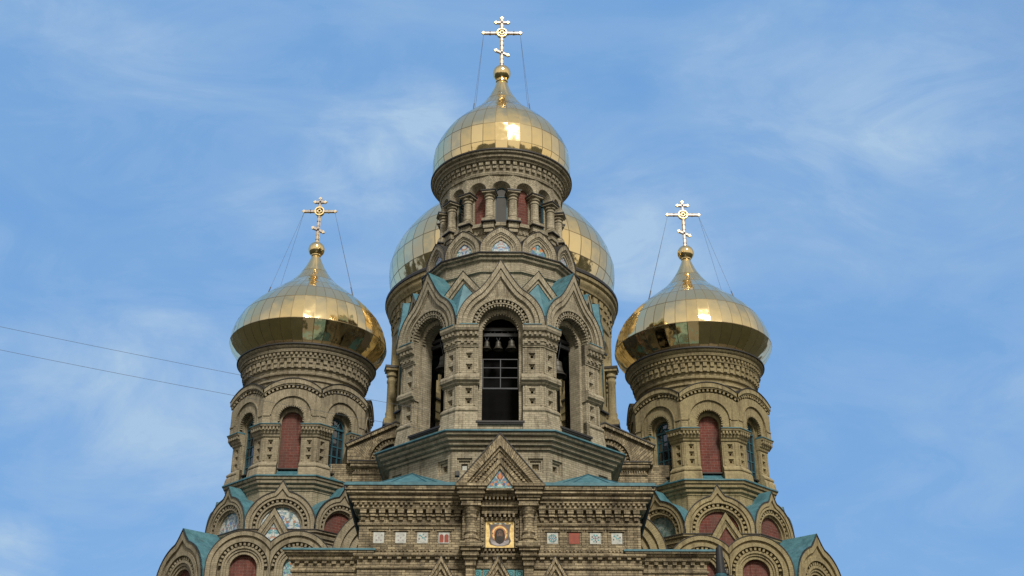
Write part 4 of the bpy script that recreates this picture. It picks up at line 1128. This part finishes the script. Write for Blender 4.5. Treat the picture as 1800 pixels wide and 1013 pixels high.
    for side, xc in ((1, -1.17), (-1, 1.17)):
        q = lambda r: clip_arc(r, xc, zc, z0, 0, side)
        mb.band(q(1.60), q(1.40), yf, yf + .8, B, ends=False, back_in=yf + .12)
        mb.band(q(1.40), q(1.28), yf + .10, yf + .3, B, ends=False)
        mb.band(q(1.28), q(1.12), yf + .03, yf + .3, B, ends=False)
        mb.band(q(1.12), q(.92), yf + .24, yf + .3, B, ends=False)
        mb.arc_dentils(.96, 1.08, zc, 17, yf + .05, yf + .25, B, cx=xc, a0=0, a1=180)
        mb.band(q(.94), q(.84), yf + .10, yf + .3, B, ends=False)
        mb.band(q(.84), q(.74), yf + .16, yf + .36, B, ends=False)
        mb.band(q(.74), q(.60), yf + .22, yf + .45, B, ends=False)
        out = [(x, z + .0) for x, z in q(1.63)]
        mb.roof(out[1:-1], yf - .03, yf + 1.9, LEAD)
        mb.band(q(1.63), q(1.60), yf - .03, yf + .02, LEAD, ends=False)
    mb.build('twin_arch', tw)
    for xc, m in zip((-1.17, 1.17), B_fill):
        infill(tw, [(x + xc, z) for x, z in rnd(.62, zc, z0)], yf + .42, m, 'brick_infill' if m is BR_RED else 'mosaic_panel')
    # lowest pointed kokoshniks on the diagonals
    mb = MB(); zc = 12.75; z0 = 11.0; yf = -6.05
    g = lambda r, ap: ogee(r, zc, z0, ap, 73, .15); c_ = lambda r: rnd(r, zc, z0)
    mb.band(g(1.95, 15.25), g(1.68, 14.78), yf, yf + .8, B, back_in=yf + .12)
    mb.band(g(1.68, 14.78), c_(1.48), yf + .10, yf + .3, B)
    mb.band(c_(1.50), c_(1.32), yf + .03, yf + .3, B)
    mb.band(c_(1.32), c_(1.10), yf + .18, yf + .4, B)
    mb.arc_dentils(1.14, 1.27, zc, 19, yf + .08, yf + .25, B)
    mb.band(c_(1.12), c_(1.0), yf + .10, yf + .3, B); mb.band(c_(1.0), c_(.88), yf + .16, yf + .36, B); mb.band(c_(.88), c_(.74), yf + .22, yf + .45, B)
    mb.fill(c_(.76), yf + .42, BR_RED)
    sdg = 45 if cx > 0 else -45
    mb.build('pointed_kokoshnik', tw, rz=sdg)
    mb = MB(); mb.roof(g(1.99, 15.32), yf - .04, -3.4, TEAL); mb.band(g(1.99, 15.32), g(1.95, 15.25), yf - .04, yf + .03, LEAD)
    mb.build('kokoshnik_roof', tw, rz=sdg)
    # dome, ball, cross, wires
    onion(tw, (0, 0, 0), SIDED, [24.95, 25.98, 27.40, 28.30, 28.95, 29.65, 30.35, 31.45], 44, dome_label, blend=.55)
    ball_and_neck(tw, 31.87, .45, 31.42, .24)
    # this cross shares the bell tower cross's drawing, a little smaller
    cross(tw, 32.2, 35.05, 34.27, .84, 34.86, .25, 33.10, .26, w=.088)
    guy_wires(tw, .86, 34.2, 2.45, 28.65)
    return tw
corner_tower(-10.1, .04, BR_LEFT, 'grey-tan brick corner tower on the left with an onion dome', 'left gilded onion dome reflecting the bell tower on its right side',
             [(0, MOS_PALE), (-45, MOS_PALE), (45, BR_RED), (90, BR_RED), (-90, MOS_PALE)], MOS_PALE, (BR_RED, MOS_TEAL))
corner_tower(10.1, -.08, BR_RIGHT, 'ochre brick corner tower on the right with an onion dome', 'right gilded onion dome reflecting the bell tower on its left side',
             [(0, BR_RED), (-45, MOS_GREEN), (45, BR_RED), (90, BR_RED), (-90, MOS_GREEN)], BR_RED, (BR_RED, BR_RED))

# ---------------------------------------------------------------- main drum and dome, nave walls behind
mb = MB(); S = 2.30; ZM = 33.30; WM = 2.5
rm_ = lambda a: 7.33 - (3.42 - a) * 1.1
drum_body(mb, S, ZM, 18.0, BR_RIGHT, rm_, WM)
DR = part_root(mb, 'main_drum', (0.06, 68.5, 0), 'broad round central drum and dome behind the bell tower')
drum_column(DR, S, ZM, BR_RIGHT, [11.25 + 22.5 * k for k in range(16)], rm_(2.74) + .16, 1.3)
zz = lambda a: ZM + (a - 31.33) * S
arch_window(DR, .27 * WM, zz(29.40), zz(27.78), -rm_(2.51), degs=[22.5 * k for k in range(16)], rows=(zz(28.4), zz(29.1)), fr=.08, cols=2)
k_ = 7.2 / 4.10
MAIND = [(ZM + (z - 24.95) * k_, r * k_) for z, r in SIDED]
MAIND[0] = (MAIND[0][0], 6.6)
MAIND[1] = (MAIND[1][0], 7.05)
onion(DR, (0, 0, 0), MAIND, [ZM + (z - 24.95) * k_ for z in (24.95, 25.55, 26.30, 27.05, 27.75, 28.45, 29.3, 30.2, 31.45)], 48, 'largest gilded onion dome, half hidden behind the bell tower')

mb = MB(); NAVE_SHADED = BR_FACADE  # darker brick stands in for the belfry's shadow on the nave
mb.at(0, (0, 5.5, 0))       # local y=0 is the nave front wall at Y=55.5
mb.box(-10, 10, .36, 1.0, 0, 19.1, NAVE_SHADED)
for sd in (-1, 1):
    mb.box(*sorted((sd * 4.2, sd * 7.1)), .10, .40, 0, 18.5, NAVE_SHADED)
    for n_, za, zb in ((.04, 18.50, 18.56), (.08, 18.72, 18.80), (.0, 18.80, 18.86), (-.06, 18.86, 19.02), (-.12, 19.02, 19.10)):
        mb.box(*sorted((sd * 4.2, sd * (7.1 - n_ + .04))), n_, .42, za, zb, NAVE_SHADED)
    mb.box(*sorted((sd * 4.2, sd * 7.05)), .14, .42, 18.56, 18.72, NAVE_SHADED)
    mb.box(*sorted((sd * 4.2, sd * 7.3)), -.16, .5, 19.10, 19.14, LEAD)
    for i in range(22): mb.box(*sorted((sd * (4.4 + i * .12), sd * (4.46 + i * .12))), .06, .2, 18.58, 18.71, NAVE_SHADED)
for sd in (-1, 1):
    c = sd * 5.1
    mb.at(0, (c, 5.5, 0))
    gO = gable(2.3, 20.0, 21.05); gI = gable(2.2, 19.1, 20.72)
    mb.band([(-2.3, 19.05)] + gO[1:-1] + [(2.3, 19.05)], rnd(1.30, 19.15, 19.05), .1, 8, NAVE_SHADED)
    mb.band(gable(2.4, 19.95, 21.10), gable(2.3, 19.85, 20.92), -.06, 8, NAVE_SHADED)
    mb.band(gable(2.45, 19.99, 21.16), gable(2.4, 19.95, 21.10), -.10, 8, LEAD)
    mb.band(rnd(1.34, 19.15, 19.05), rnd(1.18, 19.15, 19.05), .02, .3, NAVE_SHADED)
    mb.band(rnd(1.18, 19.15, 19.05), rnd(.98, 19.15, 19.05), .2, .4, NAVE_SHADED)
    mb.arc_dentils(1.02, 1.14, 19.15, 21, .10, .3, NAVE_SHADED)
    mb.band(rnd(1.0, 19.15, 19.05), rnd(.88, 19.15, 19.05), .06, .4, NAVE_SHADED)
    mb.band(rnd(.62, 19.1, 19.05), rnd(.52, 19.1, 19.05), .24, .4, TEAL_D)
mb.at()
for sd in (-1, 1):      # big round arches of the front wall, half hidden by the front block
    mb.at(0, (sd * 5.35, 3.1, 0)); zc = 14.05; q = lambda r: rnd(r, zc, 11.0)
    mb.band(q(2.12), q(1.80), 0, 4, BR_LEFT if sd < 0 else BR_RIGHT, back_in=.12)
    for r0, r1, y_ in ((1.80, 1.66, .12), (1.66, 1.42, .05), (1.42, 1.30, .20), (1.30, 1.12, .12), (1.12, 1.0, .24), (1.0, .82, .18)):
        mb.band(q(r0), q(r1), y_, y_ + .3, BR_LEFT if sd < 0 else BR_RIGHT)
    mb.fill(q(.84), .36, BR_RED)
    mb.roof(q(2.15), -.03, 4, LEAD); mb.band(q(2.15), q(2.12), -.03, .02, LEAD)
mb.at()
# roofs and side walls of the body of the church
mb.box(-10, 10, 6.0, 30, 0, 18.9, NAVE_SHADED)
mb.face([(-10, 6, 19.0), (10, 6, 19.0), (10, 30, 19.0), (-10, 30, 19.0)], TEAL)
NAVE = part_root(mb, 'nave', (0, 50, 0), None)
for sd in (-1, 1):
    infill(NAVE, rnd(.90, 19.15, 19.05), .34, MOS_BLUE, 'mosaic_panel', loc=(sd * 5.1, 5.5, 0))

# ---------------------------------------------------------------- cables, floodlight, post, ground
def cable(a, b, sag, label):
    mb = MB(); n = 24; o = a
    P = []
    for i in range(n + 1):
        u = i / n
        P.append(tuple(a[k] + (b[k] - a[k]) * u - (4 * sag * u * (1 - u) if k == 2 else 0) - o[k] for k in range(3)))
    for p, q in zip(P, P[1:]): mb.tube(p, q, .0075, WIRE, 5)
    c = mb.build('overhead_cable', None, a); thing(c, label, 'cable', 'cables strung to the belfry from the left')
cable((-3.02, 47.1, 18.70), (-24.0, 43.4, 21.68), .10, 'upper of two thin cables on the left, passing the cornice under the left onion dome')
cable((-3.20, 46.9, 17.80), (-24.0, 43.4, 20.70), .12, 'lower of two thin cables, crossing the left corner tower over its window arches')
e = thing(empty('floodlight', (-1.64, 44.25, 14.75)), 'small black floodlight on the teal roof edge left of the front gable', 'floodlight')
mb = MB(); mb.box(-.075, .075, -.09, .07, .24, .42, DARK); mb.box(-.09, .09, .07, .10, .22, .44, DARK); mb.build('lamp_head', e)
mb = MB(); mb.box(-.062, .062, -.096, -.091, .255, .405, GLASS); mb.build('lens', e)
mb = MB(); mb.tube((0, 0, -.1), (0, 0, .25), .018, DARK); mb.tube((-.09, 0, .30), (.09, 0, .30), .012, DARK); mb.build('bracket', e)
e = thing(empty('roof_post', (7.93, 43.0, 0)), 'tall dark tapered post with a small side bracket, by the right wing corner', 'post')
mb = MB(); mb.lathe([(.17, 11.05), (.16, 11.3), (.115, 11.98), (.07, 12.02), (.001, 12.08)], 10, DARK, cx=.0, smooth=True); mb.build('tapered_cap', e)
mb = MB(); mb.lathe([(.16, 0), (.16, 10.9), (.22, 10.92), (.22, 11.0), (.14, 11.06)], 12, TEAL_D); mb.build('shaft', e)
mb = MB(); mb.tube((-.26, 0, 10.97), (.42, 0, 10.97), .03, DARK); mb.lathe([(.001, 10.98), (.07, 11.03), (.08, 11.1), (.05, 11.17), (.001, 11.2)], 12, BRONZE, cx=.22, smooth=True)
mb.tube((.22, 0, 11.15), (.13, 0, 11.6), .012, BRONZE); mb.build('bracket', e)
mb = MB(); mb.face([(-1500, -1500, 0), (1500, -1500, 0), (1500, 1500, 0), (-1500, 1500, 0)], GRASS)
g = mb.build('ground'); g['kind'] = 'structure'
mb = MB(); mb.face([(-9, 6, .004), (9, 6, .004), (9, 43, .004), (-9, 43, .004)], plain('paving', (0.18, 0.17, 0.15), .9)); g = mb.build('forecourt'); g['kind'] = 'structure'
